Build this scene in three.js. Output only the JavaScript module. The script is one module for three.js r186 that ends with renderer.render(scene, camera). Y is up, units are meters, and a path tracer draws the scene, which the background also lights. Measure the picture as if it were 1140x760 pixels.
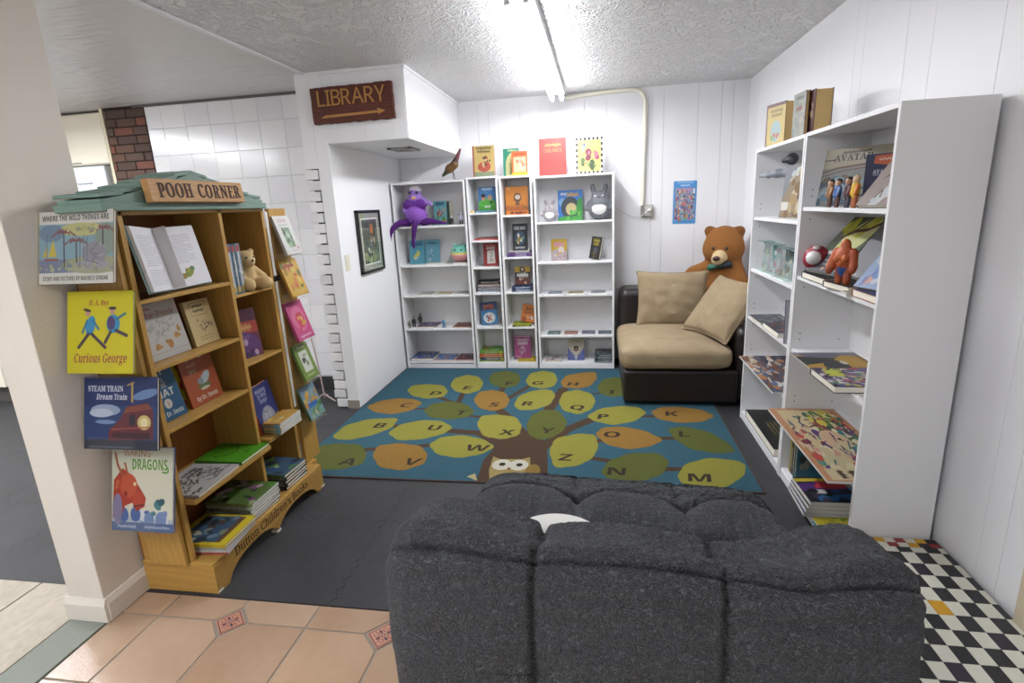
import * as THREE from 'three';
import { RoundedBoxGeometry } from 'three/addons/geometries/RoundedBoxGeometry.js';
import { mergeGeometries, mergeVertices } from 'three/addons/utils/BufferGeometryUtils.js';
import { MarchingCubes } from 'three/addons/objects/MarchingCubes.js';
import { FontLoader } from 'three/addons/loaders/FontLoader.js';
import { TextGeometry } from 'three/addons/geometries/TextGeometry.js';
import { ImprovedNoise } from 'three/addons/math/ImprovedNoise.js';
import { RectAreaLightUniformsLib } from 'three/addons/lights/RectAreaLightUniformsLib.js';

// ---------------------------------------------------------------- camera, exposure, lights
const RAD = Math.PI / 180;
const scene = new THREE.Scene();
scene.background = new THREE.Color(0x000000);
const FPX = 595.13;                                   // focal length in pixels of the 1140 x 760 frame
const camera = new THREE.PerspectiveCamera(2 * Math.atan(380 / FPX) / RAD, 1140 / 760, 0.05, 60);
camera.position.set(0, 1.55, 0);
camera.rotation.order = 'YXZ';
camera.rotation.set(-14.114 * RAD, 9.670 * RAD, -2.714 * RAD);
camera.updateMatrixWorld(true);
const renderer = new THREE.WebGLRenderer();
renderer.toneMapping = THREE.LinearToneMapping;
renderer.toneMappingExposure = 1.0;
renderer.shadowMap.enabled = true;
RectAreaLightUniformsLib.init();
const LAMP = new THREE.Color(0.965, 0.985, 1.03);
const LAMP_POWER = 46, TUBE_GLOW = 32;
// ceiling strip fixtures: [x, z far end, z near end, brightness]
const STRIPS = [[-0.36, -5.08, -2.64, 1], [-1.6, -0.3, 2.1, 1.4], [-4.8, -3.4, -1.0, 2.6]];
function stripLight(x, z0, z1, k) {
  const l = new THREE.RectAreaLight(LAMP, LAMP_POWER * k, 0.12, z1 - z0);
  l.position.set(x, 2.405, (z0 + z1) / 2); l.rotation.x = -Math.PI / 2; l.castShadow = true;
  scene.add(l);
}

// ---------------------------------------------------------------- helpers
let seed = 7;
const rnd = () => { seed = (seed * 1664525 + 1013904223) >>> 0; return seed / 4294967296; };
const rr = (a, b) => a + (b - a) * rnd();
const pn = new ImprovedNoise();
// a picture direction met with a plane (axis 0, 1, 2 = value)
function at(px, py, ax, v) {
  const d = new THREE.Vector3((px - 570) / FPX, -(py - 380) / FPX, -1).applyQuaternion(camera.quaternion);
  const k = ['x', 'y', 'z'][ax], t = (v - camera.position[k]) / d[k];
  return d.multiplyScalar(t).add(camera.position);
}
const used = {};
function numbered(n) { used[n] = (used[n] || 0) + 1; return used[n] === 1 ? n : n + '_' + String(used[n] - 1).padStart(3, '0'); }
function uvm(g, swap) {                               // uv in metres by the way a face points
  g = g.index ? g.toNonIndexed() : g;
  const p = g.attributes.position, n = p.count, uv = new Float32Array(n * 2);
  const a = new THREE.Vector3(), b = new THREE.Vector3(), c = new THREE.Vector3();
  for (let i = 0; i < n; i += 3) {
    a.fromBufferAttribute(p, i); b.fromBufferAttribute(p, i + 1); c.fromBufferAttribute(p, i + 2);
    const nn = b.clone().sub(a).cross(c.clone().sub(a)), x = Math.abs(nn.x), y = Math.abs(nn.y), z = Math.abs(nn.z);
    [a, b, c].forEach((q, k) => {
      let u, v; if (y >= x && y >= z) { u = q.x; v = q.z; } else if (x >= z) { u = q.z; v = q.y; } else { u = q.x; v = q.y; }
      uv[(i + k) * 2] = swap ? v : u; uv[(i + k) * 2 + 1] = swap ? u : v;
    });
  }
  g.setAttribute('uv', new THREE.BufferAttribute(uv, 2)); return g;
}
function bx(w, h, d, x = 0, y = 0, z = 0, r = 0, swap = false) {   // box about its centre
  const g = r ? new RoundedBoxGeometry(w, h, d, 2, Math.min(r, w / 2.01, h / 2.01, d / 2.01)) : new THREE.BoxGeometry(w, h, d);
  g.translate(x, y, z); return uvm(g, swap);
}
function cyl(r0, r1, h, x = 0, y = 0, z = 0, n = 20) { const g = new THREE.CylinderGeometry(r1, r0, h, n); g.translate(x, y, z); return g; }
function tube(pts, r, n = 8, seg = 0) {
  const c = new THREE.CatmullRomCurve3(pts.map(p => new THREE.Vector3(...p)), false, 'centripetal');
  return new THREE.TubeGeometry(c, seg || pts.length * 8, r, n, false);
}
function join(gs) {
  if (!Array.isArray(gs)) return gs;
  return mergeGeometries(gs.map(g => {
    const q = g.index ? g.toNonIndexed() : g.clone();
    for (const k of Object.keys(q.attributes)) if (!['position', 'normal', 'uv'].includes(k)) q.deleteAttribute(k);
    if (!q.attributes.uv) q.setAttribute('uv', new THREE.BufferAttribute(new Float32Array(q.attributes.position.count * 2), 2));
    q.clearGroups(); return q;
  }));
}
function part(name, g, m, parent) { const o = new THREE.Mesh(join(g), m); o.name = name; parent.add(o); return o; }
function thing(name, label, category, pos = [0, 0, 0], ry = 0, group) {
  const o = new THREE.Group(); o.name = numbered(name); o.position.set(...pos); o.rotation.y = ry;
  o.userData = { label, category }; if (group) o.userData.group = group; scene.add(o); return o;
}
function single(name, label, category, g, m, pos = [0, 0, 0], group) {
  const o = new THREE.Mesh(join(g), m); o.name = numbered(name); o.position.set(...pos);
  o.userData = { label, category }; if (group) o.userData.group = group; scene.add(o); return o;
}
function struct(name, g, m, label, category) {
  const o = g ? new THREE.Mesh(join(g), m) : new THREE.Group();
  o.name = name; o.userData = { kind: 'structure', label, category }; scene.add(o); return o;
}
const LM = {};
function mat(color, roughness = 0.6, o = {}) {
  const key = typeof color === 'string' && !Object.keys(o).length ? color + roughness : null;
  if (key && LM[key]) return LM[key];
  const phys = o.clearcoat || o.sheen || o.transmission || o.ior;
  const m = new (phys ? THREE.MeshPhysicalMaterial : THREE.MeshStandardMaterial)({ color, roughness, ...o });
  if (key) LM[key] = m; return m;
}
// ---- computed textures
function canvasTex(w, h, draw, o = {}) {
  const c = document.createElement('canvas'); c.width = w; c.height = h; draw(c.getContext('2d'), w, h);
  const t = new THREE.CanvasTexture(c); t.wrapS = t.wrapT = THREE.RepeatWrapping;
  if (!o.linear) t.colorSpace = THREE.SRGBColorSpace;
  if (o.repeat) t.repeat.set(...o.repeat); return t;
}
function dataTex(w, h, f, o = {}) {                   // f(u, v) -> grey or [r, g, b], 0..1
  const a = new Uint8Array(w * h * 4);
  for (let y = 0; y < h; y++) for (let x = 0; x < w; x++) {
    const v = f(x / w, y / h), i = (y * w + x) * 4, q = typeof v === 'number' ? [v, v, v] : v;
    for (let k = 0; k < 3; k++) a[i + k] = Math.max(0, Math.min(255, q[k] * 255)); a[i + 3] = 255;
  }
  const t = new THREE.DataTexture(a, w, h); t.wrapS = t.wrapT = THREE.RepeatWrapping; t.magFilter = THREE.LinearFilter;
  t.minFilter = THREE.LinearMipmapLinearFilter; t.generateMipmaps = true;
  if (!o.linear) t.colorSpace = THREE.SRGBColorSpace;
  if (o.repeat) t.repeat.set(...o.repeat); t.needsUpdate = true; return t;
}
// noise that tiles over 0..1
function tn(u, v, f, s = 0) {
  const a = 2 * Math.PI * u, b = 2 * Math.PI * v, r = f / 6.2832;
  return pn.noise(Math.cos(a) * r + s, Math.sin(a) * r + 3.7 + s, Math.cos(b) * r * 1.0 + 9.1) * 0.5 + pn.noise(Math.sin(b) * r + s, Math.cos(a) * r - 5.3, Math.sin(a) * r + Math.cos(b) * r + 2.2) * 0.5;
}
const mix = (a, b, t) => a.map((x, i) => x + (b[i] - x) * t);
const hexc = h => [1, 3, 5].map(i => parseInt(h.slice(i, i + 2), 16) / 255);

// ---- shared surface textures
function woodTex(a, b, fx, fy) {
  const A = hexc(a), B = hexc(b);
  return dataTex(512, 512, (u, v) => {
    const w = tn(u, v, 6) * 0.8, l = tn(u * 1, v, 2, 8);
    let g = 0.5 + 0.5 * Math.sin((u * 14 + w * 1.6 + l * 2) * 6.2832);
    const fine = pn.noise(u * 190, v * 9, 3.1) * 0.5 + pn.noise(u * 420, v * 22, 7.7) * 0.4;
    return mix(A, B, Math.max(0, Math.min(1, 0.2 + g * 0.35 + fine * 0.55 + w * 0.3)));
  }, { repeat: [fx, fy] });
}
const TX = {
  oak: woodTex('#b58e48', '#9c7638', 2.2, 0.9),
  signWood: woodTex('#b98d58', '#99703f', 3, 1.4),
  knock: canvasTex(1024, 1024, (c, w, h) => {        // knocked-down plaster ridges: relief
    c.fillStyle = '#505050'; c.fillRect(0, 0, w, h); c.lineCap = 'round'; c.lineJoin = 'round';
    for (let i = 0; i < 2100; i++) {
      const x = rnd() * w, y = rnd() * h; let an = rnd() * 6.28; const n = 2 + Math.floor(rnd() * 4), st = 6 + rnd() * 9, p = [[0, 0]];
      for (let k = 0; k < n; k++) { an += rr(-1, 1); const q = p[p.length - 1]; p.push([q[0] + Math.cos(an) * st, q[1] + Math.sin(an) * st]); }
      const lw = 2.5 + rnd() * 5;
      for (const [dx, dy] of [[0, 0], [-w, 0], [0, -h], [-w, -h]]) {
        if (dx && x < w - 80) continue; if (dy && y < h - 80) continue;
        for (const [m, al] of [[1.5, 0.25], [1, 0.4], [0.5, 0.6]]) {
          c.strokeStyle = `rgba(255,255,255,${al})`; c.lineWidth = lw * m; c.beginPath();
          p.forEach((q, k) => k ? c.lineTo(x + q[0] + dx, y + q[1] + dy) : c.moveTo(x + dx, y + dy)); c.stroke();
        }
      }
    }
  }, { linear: true, repeat: [0.8, 0.8] }),
  brush: dataTex(512, 512, (u, v) => 0.5 + 0.5 * (pn.noise(u * 9 + 2 * pn.noise(u * 3, v * 3, 1), v * 46, 2.5) * 0.7 + tn(u, v, 18) * 0.7), { linear: true, repeat: [0.7, 0.7] }),
  boucle: canvasTex(1024, 1024, (c, w, h) => {
    c.fillStyle = '#6a6c6f'; c.fillRect(0, 0, w, h); c.lineCap = 'round';
    for (let i = 0; i < 26000; i++) {
      const x = rnd() * w, y = rnd() * h, r = 2 + rnd() * 4, a = rnd() * 6.28, g = Math.floor(84 + rnd() * 56);
      c.strokeStyle = `rgba(${g},${g + 2},${g + 4},0.75)`; c.lineWidth = 1.4 + rnd() * 1.8; c.beginPath(); c.arc(x, y, r, a, a + 2 + rnd() * 2.4); c.stroke();
    }
  }, { repeat: [1.5, 1.5] }),
  boucleBump: canvasTex(1024, 1024, (c, w, h) => {
    c.fillStyle = '#303030'; c.fillRect(0, 0, w, h); c.lineCap = 'round';
    for (let i = 0; i < 20000; i++) {
      const x = rnd() * w, y = rnd() * h, r = 2.5 + rnd() * 4.5, a = rnd() * 6.28, g = Math.floor(60 + 190 * i / 20000);
      c.strokeStyle = `rgb(${g},${g},${g})`; c.lineWidth = 2 + rnd() * 2.2; c.beginPath(); c.arc(x, y, r, a, a + 2 + rnd() * 2.4); c.stroke();
    }
  }, { linear: true, repeat: [1.5, 1.5] }),
  fur: canvasTex(512, 512, (c, w, h) => {
    c.fillStyle = '#808080'; c.fillRect(0, 0, w, h);
    for (let i = 0; i < 14000; i++) {
      const x = rnd() * w, y = rnd() * h, a = 1.57 + rr(-0.6, 0.6), l = 6 + rnd() * 14, g = Math.floor(70 + rnd() * 185);
      c.strokeStyle = `rgba(${g},${g},${g},0.6)`; c.lineWidth = 1.3; c.beginPath(); c.moveTo(x, y); c.lineTo(x + Math.cos(a) * l, y + Math.sin(a) * l); c.stroke();
    }
  }, { linear: true, repeat: [5, 5] }),
  weave: dataTex(256, 256, (u, v) => 0.5 + 0.22 * Math.sin(u * 402) * Math.sin(v * 402) + 0.5 * tn(u, v, 20), { linear: true, repeat: [6, 6] }),
  suede: dataTex(512, 512, (u, v) => { const n = tn(u, v, 7) * 0.5 + tn(u, v, 30, 4) * 0.3 + (rnd() - 0.5) * 0.08; return mix([0.80, 0.72, 0.60], [0.70, 0.61, 0.49], 0.5 + n); }, { repeat: [1.6, 1.6] }),
  leather: dataTex(512, 512, (u, v) => 0.5 + 0.6 * Math.abs(tn(u, v, 60)) + 0.3 * tn(u, v, 14), { linear: true, repeat: [3, 3] }),
  mat: dataTex(512, 512, (u, v) => { const n = tn(u, v, 5) * 0.6 + tn(u, v, 24, 5) * 0.35 + (rnd() - 0.5) * 0.22; return mix([0.235, 0.235, 0.245], [0.32, 0.32, 0.33], 0.5 + n); }, { repeat: [0.9, 0.9] }),
  terra: dataTex(512, 512, (u, v) => { const n = tn(u, v, 4) * 0.7 + tn(u, v, 22, 3) * 0.3 + (rnd() - 0.5) * 0.06; return mix([0.81, 0.685, 0.565], [0.75, 0.61, 0.49], 0.5 + n); }, { repeat: [1.3, 1.3] }),
  stone: dataTex(512, 512, (u, v) => { const n = tn(u, v, 5) * 0.5 + tn(u, v, 30, 3) * 0.5 + (rnd() - 0.5) * 0.1; return mix([0.74, 0.70, 0.63], [0.62, 0.58, 0.51], 0.5 + n); }, { repeat: [1.3, 1.3] }),
  grit: dataTex(256, 256, (u, v) => 0.5 + 0.4 * tn(u, v, 26) + (rnd() - 0.5) * 0.35, { linear: true, repeat: [5, 5] }),
  carpet: dataTex(512, 512, () => rnd(), { linear: true, repeat: [120, 120] }),
};
const MT = {
  white: mat('#e9e9ea', 0.45), laminate: mat('#e4e4e5', 0.38), wall: mat('#ececee', 0.42, { bumpMap: TX.grit, bumpScale: 0.0006 }),
  cream: mat('#e9e2cf', 0.5), oak: mat('#ffffff', 0.42, { map: TX.oak }), oakDark: mat('#c49a6a', 0.5, { map: TX.oak }),
  pages: mat('#e9e2d2', 0.85), pagesOld: mat('#c9aa72', 0.9), pagesGrey: mat('#c9c7c2', 0.85), green: mat('#6c8579', 0.55, { bumpMap: TX.brush, bumpScale: 0.002 }),
  acrylic: mat('#ffffff', 0.06, { transmission: 1, thickness: 0, ior: 1.2 }), black: mat('#141414', 0.5), chrome: mat('#c8c8c8', 0.25, { metalness: 1 }),
  leather: mat('#1a1210', 0.4, { bumpMap: TX.leather, bumpScale: 0.001 }), suede: mat('#c0bfb8', 0.95, { map: TX.suede, bumpMap: TX.weave, bumpScale: 0.0006 }),
  boucle: mat('#c6c6ca', 1, { map: TX.boucle, bumpMap: TX.boucleBump, bumpScale: 0.016 }),
};

// ---------------------------------------------------------------- room shell
const XR = 1.315, ZB = -5.36, XS = -1.958, YC = 2.54, ZL = -4.38;
{ // floor: slab with mats and tiles laid on it
  const fl = struct('floor', null, null, 'floor of black foam mats and terracotta tiles', 'floor');
  part('slab', bx(8.3, 0.1, 8.2, -2.6, -0.058, -1.45), mat('#8d867b', 0.9, { bumpMap: TX.grit, bumpScale: 0.001 }), fl);
  const matM = mat('#b2b2b4', 0.62, { map: TX.mat, bumpMap: TX.grit, bumpScale: 0.0015 });
  const P = 0.605, wave = (s, on) => on ? 0.011 * Math.max(-1, Math.min(1, 1.7 * Math.sin(s / P * 2 * Math.PI * 9))) : 0;
  const zN = -1.712, gap = 0.0011;
  const addMat = (x0, x1, z0, z1, flags) => {           // z0 near, z1 far
    const s = new THREE.Shape(), N = 56, pts = [];
    const L = [[x0, z0, x1, z0, flags[0], 0, 1], [x1, z0, x1, z1, flags[1], 1, 0], [x1, z1, x0, z1, flags[2], 0, 1], [x0, z1, x0, z0, flags[3], 1, 0]];
    const inw = [[0, -1], [-1, 0], [0, 1], [1, 0]];
    L.forEach(([ax, az, bx_, bz, on, ox, oz], k) => { for (let i = 0; i < N; i++) {
      const t = i / N, x = ax + (bx_ - ax) * t, z = az + (bz - az) * t, e = Math.min(1, Math.min(t, 1 - t) * 14), w = wave(ox ? z - zN : x - XR, on) * e;
      pts.push([x + ox * w + inw[k][0] * gap, z + oz * w + inw[k][1] * gap]);
    } });
    pts.forEach((p, i) => i ? s.lineTo(p[0], -p[1]) : s.moveTo(p[0], -p[1]));
    const g = new THREE.ExtrudeGeometry(s, { depth: 0.012, bevelEnabled: false }); g.rotateX(-Math.PI / 2); g.translate(0, -0.012, 0);
    part('mat', uvm(g), matM, fl);
  };
  for (let i = 0; i < 12; i++) for (let j = 0; j < 7; j++) {
    const x1 = XR - i * P, x0 = x1 - P, z0 = zN - j * P, z1 = Math.max(z0 - P, ZB);
    if (x0 < -6.6) continue;
    if (x1 < -2.05 && z0 < -4.9) continue;
    addMat(x0, x1, z0, z1, [j > 0, i > 0, j < 6, i < 11]);
  }
  // terracotta tiles with small ornamental inserts at every other corner
  const S = 0.323, cx0 = -1.788, cz0 = -1.589, cut = 0.074, gr = 0.005;
  const TM = ['#e0e5ee', '#dadde2', '#e2e3e6', '#d6d6da'].map(c => mat(c, 0.2, { map: TX.terra, bumpMap: TX.grit, bumpScale: 0.0005 }));
  const hasDeco = (i, j) => (i & 1) === 1 && (j & 1) === 0;
  const clipTile = (x0, x1, z0, z1, c) => {              // c: corner cuts (x0z0, x1z0, x1z1, x0z1)
    const p = []; const k = cut;
    const add = (x, z, on, pre, post) => on ? p.push([x + pre[0] * k, z + pre[1] * k], [x + post[0] * k, z + post[1] * k]) : p.push([x, z]);
    add(x0, z0, c[0], [0, 1], [1, 0]); add(x1, z0, c[1], [-1, 0], [0, 1]); add(x1, z1, c[2], [0, -1], [-1, 0]); add(x0, z1, c[3], [1, 0], [0, -1]);
    const s = new THREE.Shape(); p.forEach((q, i) => i ? s.lineTo(q[0], -q[1]) : s.moveTo(q[0], -q[1]));
    const g = new THREE.ExtrudeGeometry(s, { depth: 0.004, bevelEnabled: true, bevelSize: 0.0012, bevelThickness: 0.0012, bevelSegments: 1 });
    g.rotateX(-Math.PI / 2); g.translate(0, -0.0092, 0); return uvm(g);
  };
  for (let i = -1; i < 10; i++) for (let j = -1; j < 8; j++) {
    let x0 = cx0 + i * S + gr, x1 = cx0 + (i + 1) * S - gr, z0 = cz0 + j * S + gr, z1 = cz0 + (j + 1) * S - gr;
    const c = [hasDeco(i, j), hasDeco(i + 1, j), hasDeco(i + 1, j + 1), hasDeco(i, j + 1)];
    if (i === -1) { x0 = -1.968; c[0] = c[3] = false; } if (j === -1) { z0 = -1.709; c[0] = c[1] = false; }
    if (i === 9) { x1 = Math.min(x1, XR - 0.01); c[1] = c[2] = false; }
    part('tile', clipTile(x0, x1, z0, z1, c), TM[(i * 7 + j * 3 + 40) % 4], fl);
  }
  const decoT = canvasTex(128, 128, (c) => {
    c.fillStyle = '#b98b74'; c.fillRect(0, 0, 128, 128); c.strokeStyle = '#5d2a35'; c.lineWidth = 5; c.strokeRect(8, 8, 112, 112); c.lineWidth = 4;
    c.strokeStyle = '#4a2440'; c.beginPath(); c.arc(64, 64, 10, 0, 7); c.stroke();
    for (let k = 0; k < 4; k++) { c.save(); c.translate(64, 64); c.rotate(k * Math.PI / 2); c.fillStyle = '#3f2a4a'; c.beginPath(); c.ellipse(0, -30, 6, 14, 0, 0, 7); c.fill(); c.strokeStyle = '#7a2f35'; c.beginPath(); c.arc(26, -26, 13, 1.5, 5.5); c.stroke(); c.beginPath(); c.arc(-14, -40, 9, 0, 4); c.stroke(); c.restore(); }
  });
  const dm = mat('#ffffff', 0.35, { map: decoT });
  for (let i = -1; i < 10; i++) for (let j = 0; j < 8; j++) if (hasDeco(i, j) && cx0 + i * S > -1.9) {
    const g = new THREE.BoxGeometry((cut - 0.008) * 1.414, 0.006, (cut - 0.008) * 1.414); g.rotateY(Math.PI / 4); g.translate(cx0 + i * S, -0.0068, cz0 + j * S);
    part('ornamental_tile', g, dm, fl);
  }
  // pale stone tiles and threshold of the next room
  const pm = mat('#ffffff', 0.5, { map: TX.stone, bumpMap: TX.grit, bumpScale: 0.001 });
  for (let i = 0; i < 7; i++) for (let j = 0; j < 5; j++) {
    const x1 = i ? -2.504 - (i - 1) * 0.6 : -2.145, x0 = i ? x1 - 0.6 : -2.504, z1 = -1.752 + j * 0.6;
    part('stone_tile', bx(x1 - x0 - 0.008, 0.008, 0.592, (x0 + x1) / 2, -0.006, z1 + 0.3, 0.0015), pm, fl);
  }
  part('threshold', bx(0.165, 0.01, 2.9, -2.058, -0.004, -0.1, 0.003), mat('#7b8076', 0.6, { bumpMap: TX.grit, bumpScale: 0.001 }), fl);
}
// panelled walls: boards with narrow grooves
function panelWall(name, len, h, place, label, list) {
  const g = struct(name, null, null, label, 'wall');
  const back = part('backing', bx(len, h, 0.1, len / 2, h / 2, -0.058), MT.wall, g);
  let x = 0, k = 0; while (x < len - 0.01) {
    let w = Math.min(list[k++ % list.length], len - x); if (len - x - w < 0.05) w = len - x;
    part('panel', bx(w - 0.002, h, 0.008, x + w / 2, h / 2, -0.004, 0.0015), MT.wall, g); x += w;
  }
  place(g); return g;
}
panelWall('wall_back', 3.40, YC, g => g.position.set(-2.06, 0, ZB), 'white painted back wall with narrow vertical panel grooves', [0.31, 0.2, 0.41, 0.1, 0.3, 0.2, 0.1]);
panelWall('wall_right', 8.1, YC, g => { g.position.set(XR, 0, ZB - 0.1); g.rotation.y = -Math.PI / 2; }, 'long white painted wall behind the tall bookcases', [0.41, 0.31, 0.1, 0.41, 0.2]);
struct('wall_front', bx(8.3, 2.7, 0.1, -2.6, 1.25, 2.65), MT.wall, 'white wall behind the camera', 'wall');
struct('wall_left', bx(0.1, 2.7, 8.2, -6.65, 1.25, -1.45), MT.wall, 'white wall at the far side of the next room', 'wall');
{ // ceilings
  const cm = mat('#e9e9ea', 0.42, { bumpMap: TX.knock, bumpScale: 0.019 });
  struct('ceiling', bx(XR + 2.075 + 0.1, 0.1, 8.2, (XR - 2.075 + 0.1) / 2, YC + 0.05, -1.45), cm, 'white ceiling with knocked-down plaster texture', 'ceiling');
  struct('ceiling_left', bx(4.6, 0.1, 8.2, -2.075 - 2.3, YC + 0.05, -1.45), mat('#dcdad7', 0.42, { bumpMap: TX.brush, bumpScale: 0.012 }), 'smooth brushed plaster ceiling of the next room', 'ceiling');
  struct('trim_1', bx(0.032, 0.012, 6.46, -2.08, YC - 0.006, -0.65, 0.004), MT.white, 'thin white strip covering the ceiling seam', 'trim');
}
{ // post at the opening
  const m = mat('#dcd5ca', 0.75, { bumpMap: TX.grit, bumpScale: 0.0012 });
  const g = struct('wall_post', null, null, 'cream painted wall post with baseboard beside the wooden display stand', 'wall');
  part('shaft', bx(0.165, YC, 0.31, -2.0575, YC / 2, -1.695, 0.004), m, g);
  const s = new THREE.Shape([[0, 0], [0.016, 0], [0.016, 0.075], [0.009, 0.092], [0.006, 0.1], [0, 0.1]].map(p => new THREE.Vector2(...p)));
  const bb = (len) => new THREE.ExtrudeGeometry(s, { depth: len, bevelEnabled: false });
  const a = bb(0.19); a.rotateY(-Math.PI / 2); a.translate(-1.962, 0, 0); a.translate(0, 0, -1.54);
  const b = bb(0.31); b.translate(-1.975, 0, -1.85);
  part('baseboard', [a, b], m, g);
}
{ // wing wall, painted brick edge, soffit
  const g = struct('wall_wing', null, null, 'white wing wall with a toothed edge of painted bricks', 'wall');
  part('partition', bx(0.09, YC, 0.976, XS - 0.045, YC / 2, -4.383 - 0.488), MT.wall, g);
  part('end_face', bx(0.096, YC, 0.5, XS - 0.048, YC / 2, -3.883 - 0.25), MT.wall, g); part('upper_face', bx(0.1, YC - 1.89, 0.5, -2.105, YC - (YC - 1.89) / 2, -3.883 - 0.25), MT.wall, g);
  part('joint_backing', bx(0.09, 1.89, 0.42, -2.1, 0.945, -4.16), mat('#55524f', 0.9), g);  // dark tone paints in the shadow lines between the white bricks
  part('plinth_block', bx(0.1, 0.07, 0.012, -2.005, 0.035, -3.879), mat('#8f877b', 0.8), g);
  const bm = [mat('#e6e5e6', 0.5), mat('#dddcdd', 0.5), mat('#eceaea', 0.5)];
  const n = 24, H = 0.0785;
  for (let i = 0; i < n; i++) part('brick', bx(0.102 + rr(-0.006, 0.006), H - 0.011, 0.44, -2.106 - (i % 2) * 0.01 + rr(-0.003, 0.003), 0.004 + (i + 0.5) * H, -4.106 + rr(0, 0.004), 0.004), bm[i % 3], g);
  const s = struct('wall_soffit', null, null, 'white boxed soffit under the ceiling that carries the wooden sign', 'wall');
  part('box', bx(0.755, 0.482, 1.47, -1.712, 2.299, -4.623), MT.wall, s);
  part('crown', [bx(0.77, 0.02, 0.012, -1.715, YC - 0.01, -3.878), bx(0.012, 0.02, 1.48, -1.33, YC - 0.01, -4.62)], MT.white, s);
  const fp = [[-2.02, 0.24], [-1.775, 0.2], [-1.57, 0.22]];
  for (const [x, w] of [[-1.98, 0.21], [-1.765, 0.21], [-1.55, 0.21], [-1.39, 0.1]]) for (const [y, h] of [[2.11, 0.1], [2.22, 0.11], [2.335, 0.11], [2.45, 0.11]]) part('panel', bx(w - 0.003, h - 0.003, 0.004, x, y, -3.887, 0.001), MT.wall, s);
  const v = thing('ceiling_vent', 'small metal vent cover on the underside of the soffit', 'vent', [-1.60, 2.058, -4.50]);
  part('frame', [bx(0.2, 0.012, 0.03, 0, -0.006, 0.105), bx(0.2, 0.012, 0.03, 0, -0.006, -0.105), bx(0.03, 0.012, 0.24, 0.085, -0.006, 0), bx(0.03, 0.012, 0.24, -0.085, -0.006, 0)], mat('#a5a5a3', 0.4), v);
  for (let i = 0; i < 9; i++) part('slat', bx(0.14, 0.004, 0.014, 0, -0.005, -0.08 + i * 0.02), mat('#8f8f8d', 0.4), v);
}
{ // the next room: tiled wall, brick chimney, cupboard, refrigerator
  const g = struct('wall_left_back', null, null, 'white wall of large glossy square tiles', 'wall');
  part('backing', bx(2.2, YC, 0.1, -3.1, YC / 2, ZL - 0.06), mat('#d4d4d7', 0.7), g);
  part('alcove_wall', bx(2.6, YC, 0.1, -5.4, YC / 2, -5.1), MT.wall, g);
  part('alcove_side', bx(0.06, YC, 0.75, -4.14, YC / 2, -4.8), MT.wall, g);
  const T = 0.2255, tm = [mat('#eeeef0', 0.16), mat('#e8e8eb', 0.2), mat('#f0f0f1', 0.18)];
  for (let i = 0; i < 8; i++) for (let j = 0; j < 12; j++) {
    const x0 = i ? -3.697 + (i - 1) * T : -3.847, x1 = Math.min(-3.697 + i * T, -2.15), y1 = i >= 0 ? 2.34 - 0.2225 * (j - 1) : 0, yt = Math.min(y1, YC - 0.012), yb = Math.max(0.12, y1 - 0.2225);
    if (x1 - x0 < 0.02 || yt - yb < 0.02) continue;
    const q = new THREE.Mesh(bx(x1 - x0 - 0.002, yt - yb - 0.002, 0.008, 0, 0, 0, 0.0012), tm[(i * 5 + j) % 3]); q.name = 'tile'; q.position.set((x0 + x1) / 2, (yt + yb) / 2, ZL - 0.005); q.rotation.set(rr(-0.003, 0.003), rr(-0.003, 0.003), 0); g.add(q);
  }
  struct('baseboard_left_back', bx(1.75, 0.11, 0.02, -3.0, 0.055, ZL + 0.006, 0.004), mat('#2c2b2b', 0.6), 'dark base strip under the tiled wall', 'baseboard');
  struct('trim_2', bx(1.8, 0.02, 0.02, -3.05, YC - 0.01, ZL + 0.005), mat('#5d5a57', 0.7), 'dark strip between tiled wall and ceiling', 'trim');
  const ch = struct('wall_chimney', null, null, 'red and brown brick chimney with dark joints', 'wall');
  part('joint_backing', bx(0.40, YC, 0.12, -4.055, YC / 2, ZL - 0.062), mat('#2d2421', 0.95), ch);
  const bmats = ['#675046', '#6f5448', '#5c4a42', '#7f5447', '#655349', '#865748'].map(c => mat(c, 0.9, { bumpMap: TX.grit, bumpScale: 0.003 }));
  const BH = 0.0715, BL = 0.192;
  for (let r = 0; r < 36; r++) {
    const y = YC - 0.02 - (r + 0.5) * BH; if (y < 0.03) break;
    let x = -4.252 - (r % 2 ? 0.1 : 0.16) + (r % 3) * 0.02;
    while (x < -3.856) {
      const a = Math.max(x, -4.252), b = Math.min(x + BL - 0.009, -3.856); x += BL;
      if (b - a < 0.02) continue;
      part('brick', bx(b - a, BH - 0.010, 0.05, (a + b) / 2, y, ZL - 0.022 + rr(-0.002, 0.003), 0.003), bmats[Math.floor(rnd() * 6)], ch);
    }
  }
  struct('trim_3', bx(0.03, YC, 0.05, -4.275, YC / 2, ZL - 0.02, 0.003), mat('#e6dcc0', 0.6), 'cream upright trim beside the brick chimney', 'trim');
  const cab = thing('wall_cabinet', 'cream cupboard above the refrigerator, beside the brick chimney', 'cabinet', [-4.78, 2.09, -4.72]);
  part('body', bx(0.92, 0.43, 0.6, 0, 0.215, 0), MT.cream, cab);
  part('door', bx(0.455, 0.41, 0.018, -0.235, 0.213, 0.309, 0.003), mat('#f6efdc', 0.45), cab);
  const dr = part('door', bx(0.455, 0.41, 0.018, 0.235, 0.213, 0.309, 0.003), mat('#f6efdc', 0.45), cab);
  part('catch', bx(0.09, 0.006, 0.008, 0.13, 0.02, 0.32), mat('#33302c', 0.5), dr);
  const fr = thing('refrigerator', 'white refrigerator under the cream cupboard', 'refrigerator', [-4.76, 0, -4.71]);
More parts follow.
